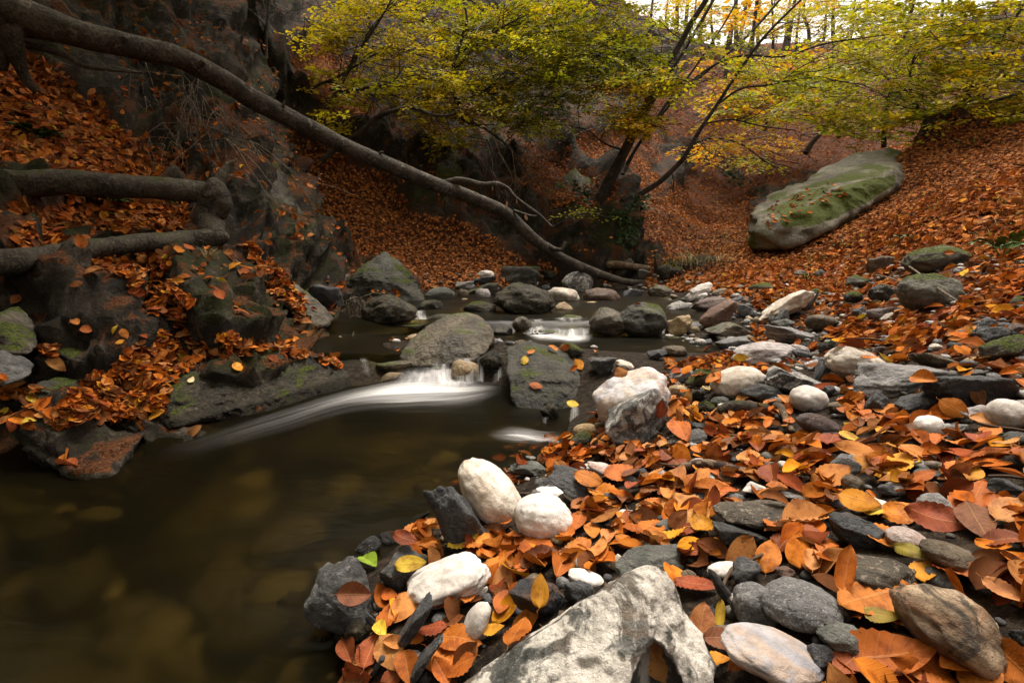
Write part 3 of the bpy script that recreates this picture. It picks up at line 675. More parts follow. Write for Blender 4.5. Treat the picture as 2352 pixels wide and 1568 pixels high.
X|1176 780 1216 806|brown|r|0|s|-|tan-grey dome of rock behind the mossy stream boulder
B|20 355 195 450|mossdk|s|5|s|-|flat rock with green moss behind the big black boulder
B|208 388 320 450|mossdk|a|0|s|-|grey-brown angular rock below the fallen tree
B|140 462 180 497|white|r|0|s|-|tiny white pebble on the far shingle
B|195 488 262 540|dark|a|0|s|-|blue-grey stone behind the big black boulder
B|0 702 135 805|wbrown|r|0|s|-|brown wet rock with leaves beside the second cascade
B|262 690 480 770|wbrown|s|-12|s|-|mossy wet ledge splitting the second cascade
B|95 792 325 842|wbrown|s|0|s|-|low brown rock in the foam of the second cascade
A|718 548 1105 790|wet|r|0|s|the wet boulder under the peak|squat wet boulder in front of the big peaked boulder
A|346 480 608 655|dark|a|10|s|the split slate rock|dark split slate rock beside the peaked boulder
A|478 383 640 485|purple|a|12|s|-|pinkish-brown rock above the split slate
A|408 403 505 490|redwet|r|0|s|-|rounded brown rock beside the pinkish-brown rock
A|1148 503 1360 615|green|r|-5|s|-|green-grey boulder at the foot of the leaf slope
A|1508 388 1635 450|white|r|0|s|-|rounded white boulder at the edge of the leaf slope
A|1362 463 1495 520|pinkgrey|s|-6|s|-|pale flat stone on the far shingle
A|1418 462 1500 530|stripe|a|-20|s|-|pale pointed stone beside the flat pale stone
A|1378 513 1455 600|brown|r|0|s|-|brown stone in front of the pale pointed stone
A|1436 473 1665 595|mossdk|a|0|s|-|dark green-grey boulder on the far shingle
A|1498 508 1605 615|pinkgrey|r|-40|s|-|grey-pink stone leaning on the dark green-grey boulder
A|1472 428 1645 490|dark|a|0|s|-|dark slate below the rounded white boulder
A|1398 578 1455 622|tan|e|0|s|-|small tan pebble at the edge of the far water
X|1146 611 1246 658|mossdk|a|0|s|the green-topped boulder|angular boulder with a moss patch at the foot of the slope
A|1418 598 1645 720|wet|r|0|s|-|dark wet rock covered in leaves beside the big black boulder
A|1103 593 1285 700|wet|a|-8|s|-|dark wet ledge beside the small fall
A|998 753 1155 790|wet|s|0|s|-|thin flat stone at the foot of the small fall
A|1318 1000 1525 1185|tan|r|0|s|the amber stone in the fall|amber and white stone washed by the main cascade
A|1525 935 1695 1100|wet|r|0|s|-|dark green stone behind the thin water veil
A|1190 1045 1315 1170|wbrown|r|0|s|-|brown stone under the main cascade
A|1625 768 1755 850|mossdk|s|0|s|-|low mossy stone with a yellow leaf near the cascade boulder
A|820 1005 1090 1090|wbrown|s|-8|s|-|drowned brown ledge at the lip of the main cascade
A|820 1080 1010 1180|tan|s|-14|s|-|amber ledge under the sliding water
A|1155 688 1360 760|wet|r|-4|s|-|smooth drowned rock beside the small fall
'''
GROUPS = dict(b='stones of the shingle bank', s='rocks in the stream', u='stones under the pool water')
for line in TABLE.strip().splitlines():
    c, b, m, sh, roll, g, nick, label = line.split('|')
    b = [float(x) for x in b.split()]; x0, y0, x1, y1 = box_px(c, b); big = max(x1-x0, y1-y0)
    word = ('slab' in label and 'stone_slab', 'boulder' in label and 'boulder', 'pebble' in label and 'pebble', 'cobble' in label and 'cobble', 'rock' in label and 'rock')
    name = next((w for w in word if w), 'stone')
    stone(name, {'stone_slab': 'slab'}.get(name, name), GROUPS[g], c, b, m, sh, float(roll), label, None if nick == '-' else nick, k={'b': .72, 's': .85, 'u': .45}[g])
SG = 'rocks in the stream'
hull_rock('boulder', 'boulder', SG, [(884,583,6.0),(866,592,5.9),(915,604,5.9),(942,632,5.8),(960,668,5.7),(973,698,5.6),(900,700,5.5),(803,690,5.6),(795,650,5.75),(825,618,5.8),(850,640,5.55),(910,650,5.55),(884,600,6.6),(960,690,6.4),(805,680,6.4)],
    'mossdk', p=24, na=.05, sub=5, label='big peaked mossy boulder at the foot of the leaf slope', nick='the peaked boulder', detail=.45, nscale=1.5)
hull_rock('boulder', 'boulder', SG, [(1085,717,3.42),(1050,718,3.40),(1015,728,3.35),(984,745,3.3),(940,785,3.2),(919,820,3.12),(940,842,3.05),(1025,842,3.0),(1085,828,3.02),(1112,812,3.05),(1134,788,3.15),(1128,748,3.3),(1060,770,3.08),(1100,760,3.15),(1050,720,3.75),(1130,800,3.6),(940,830,3.5)],
    'wbrown', p=14, na=.035, sub=6, label='large brown boulder with a pale flank above the main cascade', nick='the cascade boulder', detail=.3, nscale=1.3)
hull_rock('boulder', 'boulder', SG, [(1168,800,2.95),(1205,786,3.0),(1290,800,2.95),(1325,830,2.85),(1350,862,2.75),(1366,895,2.7),(1335,930,2.55),(1270,950,2.45),(1225,965,2.42),(1195,955,2.45),(1166,880,2.6),(1160,830,2.8),(1220,860,2.62),(1300,870,2.6),(1190,830,3.2),(1340,880,3.05),(1200,960,2.8)],
    'mossdk', p=18, na=.045, sub=6, label='dark mossy stream boulder scattered with leaves between the two falls', nick='the mossy stream boulder', detail=.35, nscale=1.3)
# the marbled rock that fills the bottom of the picture
hull_rock('boulder', 'boulder', 'stones of the shingle bank',
    [(1468,1304,.66),(1432,1325,.70),(1505,1312,.68),(1535,1343,.66),(1577,1438,.64),(1619,1548,.62),(1606,1640,.58),(1345,1390,.66),(1205,1476,.64),(1105,1530,.66),(1036,1580,.66),(1060,1700,.54),(1300,1720,.50),(1490,1580,.57),(1505,1430,.60),(1420,1440,.60),(1300,1420,.82),(1500,1420,.84),(1120,1560,.80),(1590,1500,.78),(1300,1600,.8)],
    'marble', p=26, na=.045, sub=6, label='large marbled grey and white rock with a pointed peak at the bottom edge', nick='the marbled rock', nscale=1.3, carve=([(1504,1466),(1472,1505),(1448,1568),(1430,1700),(1580,1700),(1566,1568),(1535,1505)], .08, .72))
# the undercut edge of the turf beside the stream
RM['soil'] = rock_mat('dark_earth', (.018,.012,.008), (.055,.036,.022), patch=(.10,.07,.045), patch_amt=.3, speck=(.2,.16,.12), sp_amt=.4, sp_scale=70, scale=5, rough=.95)
hull_rock('earth_bank', 'earth bank', 'boulders on the leafy slope', [(1560,606,7.0),(1600,590,7.0),(1660,592,6.8),(1735,596,6.5),(1742,615,6.4),(1725,634,6.35),(1660,640,6.5),(1600,650,6.7),(1562,636,6.9),(1650,600,7.8),(1740,610,7.4),(1600,640,7.6)],
    'soil', p=20, na=.09, sub=5, label='dark crumbling earth bank, undercut below the grassy edge beside the stream', nick=None, detail=.7, nscale=2)
# the lichened boulder on the leafy slope
hull_rock('boulder', 'boulder', 'boulders on the leafy slope',
    [(1722,540,6.8),(1725,572,6.55),(1740,578,6.4),(1820,563,6.2),(1900,527,6.3),(1980,482,6.6),(2060,428,7.2),(2087,400,7.7),(1742,505,6.5),(1800,500,6.25),(1880,465,6.45),(1960,425,6.8),(2040,395,7.2),(1745,482,7.1),(1800,435,7.7),(1880,385,8.3),(1960,352,8.7),(2040,342,8.9),(2082,352,8.8),(1900,600,8.0),(2060,480,9.2),(1780,580,8.0)],
    'lichen', p=16, na=.05, sub=6, label='huge lichened boulder with bright moss and leaves, lying on the leafy slope', nick='the huge lichened boulder', detail=.35, nscale=1.6,
    mossy=[[(1785,503),(1850,472),(1930,428),(2000,410),(2058,402),(2056,424),(1985,468),(1910,503),(1850,522),(1800,520)],[(2028,335),(2095,335),(2095,372),(2035,362)],[(1715,538),(1732,530),(1738,580),(1715,580)],[(1850,452),(1890,428),(1905,436),(1865,462)]])
# bedrock of the near bank, each mass a rock of its own
BK = 'bedrock masses of the dark bank'
hull_rock('rock_outcrop', 'rock', BK, [(515,420,4.4),(560,385,4.6),(640,380,5.0),(655,440,4.9),(690,520,4.8),(716,575,4.75),(705,600,4.7),(660,632,4.6),(560,600,4.2),(500,540,4.1),(470,470,4.3),(600,420,5.8),(700,560,5.6),(520,620,5.0),(700,640,4.9)],
    'cliff', p=24, na=.06, label='tall mossy rock pillar at the corner of the leaf slope', nick='the rock pillar', detail=.55, nscale=1.6)
hull_rock('boulder', 'boulder', BK, [(425,612,3.1),(470,598,3.2),(540,592,3.4),(588,640,3.4),(602,680,3.38),(596,720,3.3),(568,768,3.15),(505,742,2.95),(450,710,2.9),(425,660,2.95),(560,620,4.0),(450,640,3.8),(580,760,3.7),(430,740,3.4)],
    'bank', p=30, na=.035, label='large squared block with green moss on its corner above the leaf drift', nick='the mossy squared block', detail=.4)
hull_rock('rock_outcrop', 'rock', BK, [(118,730,2.35),(150,690,2.5),(220,668,2.7),(290,690,2.8),(345,742,2.72),(372,790,2.62),(345,822,2.5),(240,835,2.3),(150,812,2.2),(112,770,2.25),(250,700,3.2),(360,800,3.0),(150,740,2.8),(240,880,2.5)],
    'bank', p=18, na=.04, label='sloping bedrock hump with a dark moss cushion and scattered leaves', nick='the sloping hump', detail=.5)
hull_rock('rock_outcrop', 'rock', BK, [(385,905,2.25),(412,850,2.4),(470,815,2.55),(560,800,2.72),(640,795,2.85),(720,808,2.95),(790,838,3.0),(828,870,3.0),(815,900,2.9),(700,935,2.6),(560,962,2.35),(450,972,2.2),(395,950,2.15),(600,1000,2.5),(760,860,3.3),(520,840,3.0),(400,1000,2.3)],
    'wet', p=18, na=.05, label='long dark wet ledge rising from the pool with leaves on its back', nick='the long wet ledge', detail=.5, nscale=2)
for pts, m, lab, nick in (
    ([(0,712,2.1),(40,708,2.2),(72,740,2.2),(80,790,2.1),(60,812,2.0),(0,808,1.95),(-40,760,2.0),(40,760,2.6),(0,830,2.3)], 'bank', 'brown rough rock at the frame edge under the lower trunk', 'the rough edge rock'),
    ([(0,806,1.95),(40,812,2.0),(74,838,2.0),(70,856,1.95),(30,880,1.9),(0,880,1.85),(-40,840,1.9),(40,840,2.3)], 'grey', 'squarish grey stone at the frame edge above the leaf heap', None),
    ([(85,880,2.05),(130,866,2.15),(180,872,2.2),(196,905,2.15),(170,930,2.05),(100,925,1.95),(80,900,2.0),(140,890,2.5)], 'mossdk', 'rounded mossy stone among large tan leaves near the pool', None),
    ([(565,722,3.2),(600,705,3.4),(650,722,3.5),(670,760,3.4),(630,778,3.25),(570,772,3.1),(600,740,3.9)], 'bank', 'cracked grey slab beside the mossy squared block', None),
    ([(330,650,2.9),(380,660,3.0),(440,690,3.0),(480,730,3.0),(500,760,2.95),(440,750,2.8),(370,710,2.75),(400,690,3.4),(470,760,3.3)], 'bank', 'slanting bedrock rib between the leaf streaks', 'the slanting rib'),
    ([(650,640,4.0),(690,660,4.1),(740,700,4.0),(770,735,3.95),(740,755,3.8),(690,735,3.75),(650,690,3.7),(700,690,4.5)], 'bank', 'leaf-strewn grey rock running down to the upper pool', 'the leaf-strewn rock'),
    ([(888,465,9.3),(915,470,9.4),(950,515,9.2),(975,558,9.0),(960,560,8.9),(920,520,9.0),(890,490,9.1),(930,510,9.8)], 'cliff', 'long mossy slab sticking out of the leaf slope', None),
    ([(958,580,8.4),(985,578,8.4),(1005,600,8.3),(1003,615,8.2),(975,608,8.2),(985,595,8.8)], 'grey', 'pale grey slab lower down the leaf slope', None),
    ([(1250,430,9.6),(1330,400,9.9),(1385,455,9.7),(1430,480,9.6),(1455,540,9.4),(1450,590,9.2),(1380,612,8.9),(1290,600,8.8),(1235,560,9.0),(1200,500,9.3),(1350,470,11),(1440,580,10.5),(1260,590,10)], 'cliff', 'broad rock face under the many-stemmed tree beside the fallen tree', 'the broad rock face'),
    ([(930,320,10.2),(980,300,10.6),(1060,350,10.6),(1100,420,10),(1080,470,9.6),(1000,440,9.5),(950,380,9.8),(1040,400,11.5)], 'cliff', 'crumbling rock outcrop behind the middle of the fallen tree', None),
    ([(420,130,7),(520,150,7.4),(600,260,7.4),(640,330,7.2),(560,380,6.2),(440,330,5.4),(380,240,5.6),(500,260,8)], 'cliff', 'dark cliff shoulder hung with dead twigs above the fallen tree', None),
    ([(640,180,9.5),(760,200,10.5),(850,260,10.8),(830,320,10),(760,350,9.2),(680,320,8.8),(620,260,8.8),(760,280,12)], 'cliff', 'grey cliff step behind the yellow sapling', None)):
    hull_rock('rock_outcrop' if m in ('bank', 'cliff') else 'stone', 'rock', BK, pts, m, p=20, na=.055, sub=5, label=lab, nick=nick, detail=.55, nscale=1.5)
# ------------------------------------------------------------------ fallen beech leaves
def leaf_mesh(r, nu, nv, kind, petiole=True):
    """one leaf of unit length along +X, returns verts, faces, uv"""
    s = np.linspace(0, 1, nu); v = np.linspace(-1, 1, nv); S, Vv = np.meshgrid(s, v, indexing='ij')
    wmax = r.uniform(.24, .35); sk = r.uniform(.72, .92)
    wd = wmax*np.sin(np.pi*np.clip(S, 0, 1)**sk)**.78*(1+.022*np.cos(2*np.pi*8*S)) + .002
    y = Vv*wd*(1+.06*r.normal()*np.sign(Vv)); x = S.copy(); a = np.abs(Vv)
    z = np.zeros_like(x)
    if nu > 5: z += (.019 if nu > 9 else .010)*np.cos(2*np.pi*(8.5*(S-.16*a)))*sstep(.02, .3, a)
    fold = {'flat': .05, 'cupped': .25, 'folded': .9, 'rolled': .15, 'wavy': .12}[kind]*r.uniform(.7, 1.3)
    curl = {'flat': .15, 'cupped': .7, 'folded': .3, 'rolled': 2.6, 'wavy': .3}[kind]*r.uniform(.6, 1.2)*(1 if r.random() < .7 else -1)
    bend = {'flat': .25, 'cupped': .6, 'folded': .4, 'rolled': .5, 'wavy': .9}[kind]*r.normal()
    # cross curl: roll the blade about its midrib
    th = curl*y/wmax*.5; rad = wmax/max(abs(curl)*.5, .05)*np.sign(curl)
    y2 = rad*np.sin(th) if abs(curl) > .1 else y; z2 = rad*(1-np.cos(th)) if abs(curl) > .1 else 0*y
    z = z*np.cos(th) + z2 + np.abs(y2)*fold*.6
    wob = .05 if kind != 'wavy' else .07
    q = np.stack([S*2.3+r.uniform(0, 90), Vv*.9+r.uniform(0, 90), S*0], -1); z = z + wob*vnoise(q, 3)*(.3+a)
    # lengthwise bend
    k = bend+1e-4; X = np.sin(k*(x-.5))/k; Zb = (1-np.cos(k*(x-.5)))/k
    X, Z = X - z*np.sin(k*(x-.5)), Zb + z*np.cos(k*(x-.5))
    P = np.stack([X, y2, Z], -1).reshape(-1, 3); uv = np.stack([S, Vv*.5+.5], -1).reshape(-1, 2)
    i = np.arange(nu*nv).reshape(nu, nv); Fq = np.stack([i[:-1, :-1], i[1:, :-1], i[1:, 1:], i[:-1, 1:]], -1).reshape(-1, 4)
    if petiole:
        b = P[nv//2]; pl = np.array([b, b+[-.07, r.normal()*.02, .015], b+[-.15, r.normal()*.03, .03*r.normal()]]); n0 = len(P)
        ring = np.concatenate([pl+o for o in ([0, .006, 0], [0, -.004, .007], [0, -.004, -.007])])
        P = np.vstack([P, ring]); uv = np.vstack([uv, np.tile([[.5, .5]], (9, 1))])
        fs = [[n0+3*a_+k_, n0+3*a_+k_+1, n0+3*((a_+1) % 3)+k_+1, n0+3*((a_+1) % 3)+k_] for a_ in range(3) for k_ in range(2)]
        Fq = np.vstack([Fq, fs])
    return P, Fq, uv
def leaf_mat(name, hero):
    t = NT(name)
    c = t.n('ShaderNodeObjectInfo').outputs['Color'] if hero else t.n('ShaderNodeVertexColor', layer_name='Col').outputs[0]
    uv = t.n('ShaderNodeUVMap', uv_map='UVMap').outputs[0]; sp = t.n('ShaderNodeSeparateXYZ'); t.l(uv, sp.inputs[0])
    a = t.math('ABSOLUTE', t.math('SUBTRACT', sp.outputs[1], .5))
    ph = t.math('FRACT', t.math('MULTIPLY', t.math('SUBTRACT', sp.outputs[0], t.math('MULTIPLY', a, .32)), 8.5))
    side = t.ramp(t.math('ABSOLUTE', t.math('SUBTRACT', ph, .5)), .10, .02); mid = t.ramp(a, .035, .012)
    vein = t.math('MAXIMUM', t.math('MULTIPLY', side, .45), t.math('MULTIPLY', mid, .8))
    P = t.n('ShaderNodeTexCoord').outputs['Object']; g = t.n('ShaderNodeNewGeometry').outputs['Position']
    nb = t.noise(g, 38, 5, .65); nf = t.noise(g, 160, 3, .6)
    c = t.mix(t.math('MULTIPLY', t.ramp(nb, .46, .66), .75), c, t.mix(1, c, (.45, .32, .25), 'MULTIPLY'))
    c = t.mix(t.math('MULTIPLY', t.ramp(nb, .46, .30), .30), c, t.mix(1, c, (1.35, 1.45, 1.2), 'MULTIPLY'))
    c = t.mix(t.math('MULTIPLY', t.ramp(nf, .66, .72), .75), c, (.045, .018, .008))
    if hero: c = t.mix(t.math('MULTIPLY', vein, .55), c, t.mix(.5, c, (.55, .32, .13)))
    b = t.bump(t.math('ADD', t.math('MULTIPLY', nf, .5), vein), .35, .002)
    p = t.bsdf(c, .62 if hero else .8, b, .18 if hero else .06)
    tl = t.n('ShaderNodeBsdfTranslucent'); t.l(c, tl.inputs[0]); m = t.n('ShaderNodeMixShader'); m.inputs[0].default_value = .14
    t.l(p.outputs[0], m.inputs[1]); t.l(tl.outputs[0], m.inputs[2]); return t.done(m.outputs[0])
LM, LMS = leaf_mat('beech_leaf', True), leaf_mat('leaf_litter', False)
LC = {'rust': (.44,.115,.016), 'orange': (.56,.175,.022), 'tan': (.52,.215,.065), 'amber': (.64,.27,.018), 'yellow': (.62,.40,.04), 'brown': (.19,.068,.024), 'russet': (.27,.062,.02), 'olive': (.26,.20,.03), 'cream': (.62,.50,.26), 'green': (.17,.24,.02)}
KINDS = ['flat', 'cupped', 'folded', 'rolled', 'wavy']
SC.view_layers[0].update(); DG = bpy.context.evaluated_depsgraph_get()
def cast(o, d):
    hit, loc, nor, _, ob, _ = SC.ray_cast(DG, Vector(o), Vector(d)); return (np.array(loc), np.array(nor), ob) if hit else None
def cam_cast(px, py):
    d = at(px, py, 1.0)-np.array([0, 0, CZ]); return cast((0, 0, CZ), d/np.linalg.norm(d))
def frame(n, t):
    n = n/np.linalg.norm(n); t = t-n*(t@n); t /= np.linalg.norm(t)+1e-9; return np.stack([t, np.cross(n, t), n], 1)
# ---- loose litter: far too many to count -------------------------------------------------------
pal = ['rust', 'orange', 'tan', 'brown', 'russet', 'amber', 'yellow']
PALC = np.array([LC[p] for p in pal])
def lit_cols(n, w=(.30, .17, .18, .18, .13, .025, .012)):
    return PALC[rng.choice(7, n, p=np.array(w)/sum(w))]*rng.uniform(.45, 1.15, (n, 1))*np.where(rng.random((n, 1)) < .15, .55, 1)
def litter(name, P, N, L, nu, nv, cols, jit=.4, kinds=KINDS, nvar=14):
    """leaves of length L lying at points P with surface normals N, as one mass"""
    n = len(P); N = N+rng.normal(0, jit, (n, 3)); N /= np.linalg.norm(N, axis=1)[:, None]
    T = rng.normal(size=(n, 3)); T -= N*(T*N).sum(1)[:, None]; T /= np.linalg.norm(T, axis=1)[:, None]; B = np.cross(N, T)
    Vs, Fs, Us, Cs, b = [], [], [], [], 0; which = rng.integers(0, nvar, n)
    for k in range(nvar):
        m = which == k; c = int(m.sum())
        if not c: continue
        v, f, uv = leaf_mesh(rng, nu, nv, kinds[k % len(kinds)], False)
        W = P[m][:, None] + L[m][:, None, None]*(v[None, :, :1]*T[m][:, None] + v[None, :, 1:2]*B[m][:, None] + v[None, :, 2:]*N[m][:, None])
        Vs.append(W.reshape(-1, 3)); Fs.append((f[None]+(np.arange(c)*len(v))[:, None, None]+b).reshape(-1, 4)); b += c*len(v)
        Us.append(np.tile(uv, (c, 1))); Cs.append(np.repeat(cols[m], len(v), 0))
    o = obj(name, mesh_np(name, np.concatenate(Vs), np.concatenate(Fs), uv=np.concatenate(Us), col=np.concatenate(Cs)), LMS); tag(o, kind='stuff'); return o
GN = np.cross(np.stack([np.gradient(A_, axis=1) for A_ in np.moveaxis(MXYZ, -1, 0)], -1), np.stack([np.gradient(A_, axis=0) for A_ in np.moveaxis(MXYZ, -1, 0)], -1))
AREA = np.linalg.norm(GN, axis=-1); GN = GN/(AREA[..., None]+1e-12); GN[GN[..., 2] < 0] *= -1
fx, fy, fd = proj(np.stack([GX, GY, GZ], -1))
vis = (fx > -700) & (fx < 3300) & (fy > -260) & (fy < 1700)
steep = sstep(.25, .5, GN[..., 2])
patchy = sstep(-.05, .35, fbm(np.stack([GX*.6, GY*.6, GZ*.6], -1), 51, 5))
near_beach = BEACH & (fd < 4.5) & (GZ > water_z(GX, GY)+.0)
dens = np.where(LIT, 1.0, np.where(fd < 9, .06, .16)*patchy*steep)*vis*np.where(near_beach | WETB.astype(bool), 0, 1)
wgt = dens*AREA/np.maximum(1, fd/6.5)**1.7
def slope_litter(sel, n, lmul, nu, nv, jit, dull=0.0):
    w = (wgt*sel).ravel(); k = rng.choice(w.size, n, p=w/w.sum())
    P = MXYZ.reshape(-1, 3)[k]; N = GN.reshape(-1, 3)[k]; d = fd.ravel()[k]
    cell = np.sqrt(AREA.ravel()[k])[:, None]; jt = rng.uniform(-.6, .6, (n, 3))*cell; P = P + jt-N*(jt*N).sum(1)[:, None]
    P = P + N*rng.uniform(.0, .03, (n, 1))*np.clip(d/4, .6, 3)[:, None]
    L = rng.uniform(.062, .10, n)*lmul*np.clip(d/11, 1, 2.2)**.8
    litter('leaf_litter', P, N, L, nu, nv, lit_cols(n)*(1-dull)+np.array([.38, .165, .065])*dull, jit)
slope_litter((fd < 6), 21000, .92, 5, 5, .45, .15)
slope_litter((fd >= 6) & (fd < 13), 68000, .74, 4, 3, .40, .45)
slope_litter((fd >= 13), 52000, .95, 3, 3, .42, .3)
# ---- the drifts between the stones ------------------------------------------------------------
SHINGLE = [(640,1568),(730,1450),(880,1330),(985,1200),(1060,1110),(1180,1035),(1330,1000),(1390,930),(1480,900),(1560,850),(1700,800),(1640,720),(1660,640),(1760,600),(3600,520),(3600,1700),(640,1700)]
pts, nrm = [], []
def drift(n, x0, x1, y0, y1, poly, on_stone):
    X = rng.uniform(x0, x1, n); Y = rng.uniform(y0, y1, n); Z = H(X, Y)
    a, b, _ = proj(np.stack([X, Y, Z], -1)); m = in_poly(a, b, poly)
    for x, y, z in zip(X[m], Y[m], Z[m]):
        h = cast((x, y, z+1.0), (0, 0, -1))
        if h is None or h[2].name.startswith('leaf'): 
            if h is None: continue
            h = (np.array([x, y, z]), np.array([0, 0, 1.]), ter)
        st = h[2].name[:8] != 'hillside'
        if st and (rng.random() > on_stone or h[1][2] < .55): continue
        if not st and h[0][2] < water_z(x, y)+.005 and x < .6: continue
        pts.append(h[0]+np.array([0, 0, rng.uniform(.002, .03)])); nrm.append(h[1])
drift(8000, -.6, 2.6, .35, 2.7, SHINGLE, .045)
drift(6000, .9, 4.6, 2.2, 6.0, SHINGLE, .06)
DRIFTS = [([(150,935),(230,860),(330,775),(440,752),(600,785),(690,800),(560,818),(470,822),(410,862),(380,950),(250,972),(130,985)], 950),
          ([(380,640),(450,700),(420,745),(350,725),(290,645),(200,605),(300,560),(400,590)], 420), ([(555,545),(625,600),(705,690),(765,742),(690,742),(640,690),(600,640)], 420),
          ([(80,730),(130,790),(140,835),(100,825)], 40), ([(0,870),(100,900),(140,970),(60,990),(0,960)], 55), ([(40,520),(140,530),(150,560),(20,575)], 80), ([(220,440),(440,450),(430,530),(260,540)], 320),
          ([(620,800),(780,830),(800,850),(700,830)], 50), ([(1210,780),(1300,780),(1340,850),(1310,900),(1240,820)], 26), ([(1400,690),(1520,680),(1530,705),(1400,712)], 22), ([(1250,800),(1260,790),(1320,800),(1330,830)], 12),
          ([(1330,800),(1400,820),(1480,850),(1440,870),(1350,840)], 26), ([(1510,835),(1600,820),(1680,860),(1640,880),(1540,860)], 60), ([(1770,470),(1900,420),(1960,440),(1900,470),(1760,540),(1745,510)], 75), ([(1300,940),(1340,920),(1345,950)], 4),
          ([(730,645),(800,650),(800,665),(735,665)], 24), ([(850,670),(930,672),(930,685),(850,685)], 14), ([(1380,640),(1500,640),(1500,660),(1380,655)], 10)]
for poly, n in DRIFTS:
    pa = np.array(poly); k = 0
    for _ in range(n*6):
        if k >= n: break
        q = rng.uniform(pa.min(0), pa.max(0))
        if not in_poly(q[:1], q[1:], poly)[0]: continue
        k += 1; h = cam_cast(*q)
        if h is None: continue
        nn = h[1]+np.array([0, 0, .5])
        if not h[2].name.startswith('leaf') and h[1][2] < .12: continue
        pts.append(h[0]+np.array([0, -.004, rng.uniform(.002, .022)])); nrm.append(nn)
pts, nrm = np.array(pts), np.array(nrm); n = len(pts)
# loose leaves settle between the stones, seldom across their faces
sx_, sy_, sd2 = proj(np.array([q[2] for q in STONES])); srx = np.array([q[3] for q in STONES])*F/sd2; sry = np.array([q[4] for q in STONES])*F/sd2
lx, ly, ld = proj(pts)
def over_stone(lx, ly, ld, grow=0.0):
    m = ((lx[:, None]-sx_)/(srx*.95+grow))**2+((ly[:, None]-sy_)/(sry*.95+grow))**2 < 1
    return (m & (ld[:, None] < sd2+.25)).any(1)
keepl = ~over_stone(lx, ly, ld, (.012*F/ld)[:, None]) | (rng.random(len(pts)) < .07) | (ld > 4.5) | (lx < 700)
pts, nrm = pts[keepl], nrm[keepl]; n = len(pts)
print('drift leaves', n)
litter('leaf_litter', pts, nrm, rng.uniform(.045, .080, n), 9, 7, lit_cols(n), .46, nvar=26)
# ---- gravel between the stones ----
def gravel_mat():
    t = NT('gravel_stone'); c = t.n('ShaderNodeVertexColor', layer_name='Col').outputs[0]; P = t.n('ShaderNodeTexCoord').outputs['Object']
    n_ = t.noise(P, 120, 5, .7); c = t.mix(t.ramp(n_, .4, .62), c, t.mix(1, c, (.4, .38, .36), 'MULTIPLY')); return t.done(t.bsdf(c, .7, t.bump(n_, .6, .004), .3).outputs[0])
gp, gr_ = [], []
for x, y in zip(rng.uniform(-.6, 3.6, 7000), rng.uniform(.35, 5.5, 7000)):
    z = float(H(x, y)); a, b, _ = proj(np.array([x, y, z]))
    if not in_poly(np.array([a]), np.array([b]), SHINGLE)[0] and not (rng.random() < .5 and 700 < a < 1700 and 640 < b < 800): continue
    gp.append((x, y, z)); gr_.append(.004+.016*rng.random()**2.2*(1+.25*y))
for _ in range(900):
    a, b = rng.uniform(780, 1700), rng.uniform(632, 790); d_ = ray_hit(a, b)
    if d_ is None or rng.random() < .45: continue
    q = at(a, b, d_); gp.append((q[0], q[1], float(H(q[0], q[1])))); gr_.append(rng.uniform(.018, .055))
gp, gr_ = np.array(gp), np.array(gr_); gc = np.array([(.16,.16,.16), (.07,.07,.075), (.30,.29,.28), (.22,.17,.12), (.55,.52,.48), (.11,.10,.08), (.30,.22,.13)])
Vs, Fs, Cs, b = [], [], [], 0; wh = rng.integers(0, 14, len(gp))
for k in range(14):
    v, f = stone_shape(900+k, 'ra'[k % 2], 2); v = v*[1, .85, .6]; m = wh == k; c = int(m.sum()); an = rng.uniform(0, 6.28, c); cs, sn = np.cos(an)[:, None], np.sin(an)[:, None]
    q = np.stack([v[None, :, 0]*cs-v[None, :, 1]*sn, v[None, :, 0]*sn+v[None, :, 1]*cs, np.repeat(v[None, :, 2], c, 0)], -1)*gr_[m][:, None, None]+gp[m][:, None]+np.array([0, 0, 1])*gr_[m][:, None, None]*.25
    Vs.append(q.reshape(-1, 3)); Fs.append((f[None]+(np.arange(c)*len(v))[:, None, None]+b).reshape(-1, 3)); b += c*len(v)
    Cs.append(np.repeat(gc[rng.choice(7, c, p=[.26, .22, .16, .12, .08, .1, .06])]*rng.uniform(.7, 1.2, (c, 1)), len(v), 0))
tag(obj('gravel', mesh_np('gravel', np.concatenate(Vs), np.concatenate(Fs), col=np.concatenate(Cs)), gravel_mat()), kind='stuff')
# ---- bits of twig and husk among the leaves ----
tl = Tubes()
for _ in range(420):
    x, y = rng.uniform(-.5, 2.6), rng.uniform(.4, 3.6); a, b, d_ = proj(np.array([x, y, float(H(x, y))]))
    if not in_poly(np.array([a]), np.array([b]), SHINGLE)[0]: continue
    h = cast((x, y, 1.6), (0, 0, -1))
    if h is None or h[2].name[:8] not in ('hillside', 'leaf_lit'): continue
    L = rng.uniform(.02, .05) if rng.random() < .6 else rng.uniform(.06, .18); an = rng.uniform(0, 6.28); dv = np.array([math.cos(an), math.sin(an), rng.normal(0, .12)])
    q = np.array([h[0]+dv*L*(k_-1.5)/3+rng.normal(0, .04*L, 3)+[0, 0, .008] for k_ in range(4)]); r_ = .0012+.02*L if L > .055 else .003
    tl.add(spline(q, 7), r_*np.array([.8, 1, 1, .95, .9, .7, .35]), 5)
SOIL_T = NT('twig_litter'); SOIL_T.done(SOIL_T.bsdf((.075, .048, .03), .8, None, .2).outputs[0])
tag(obj('twig_litter', tl.mesh('twig_litter'), SOIL_T.m), kind='stuff')
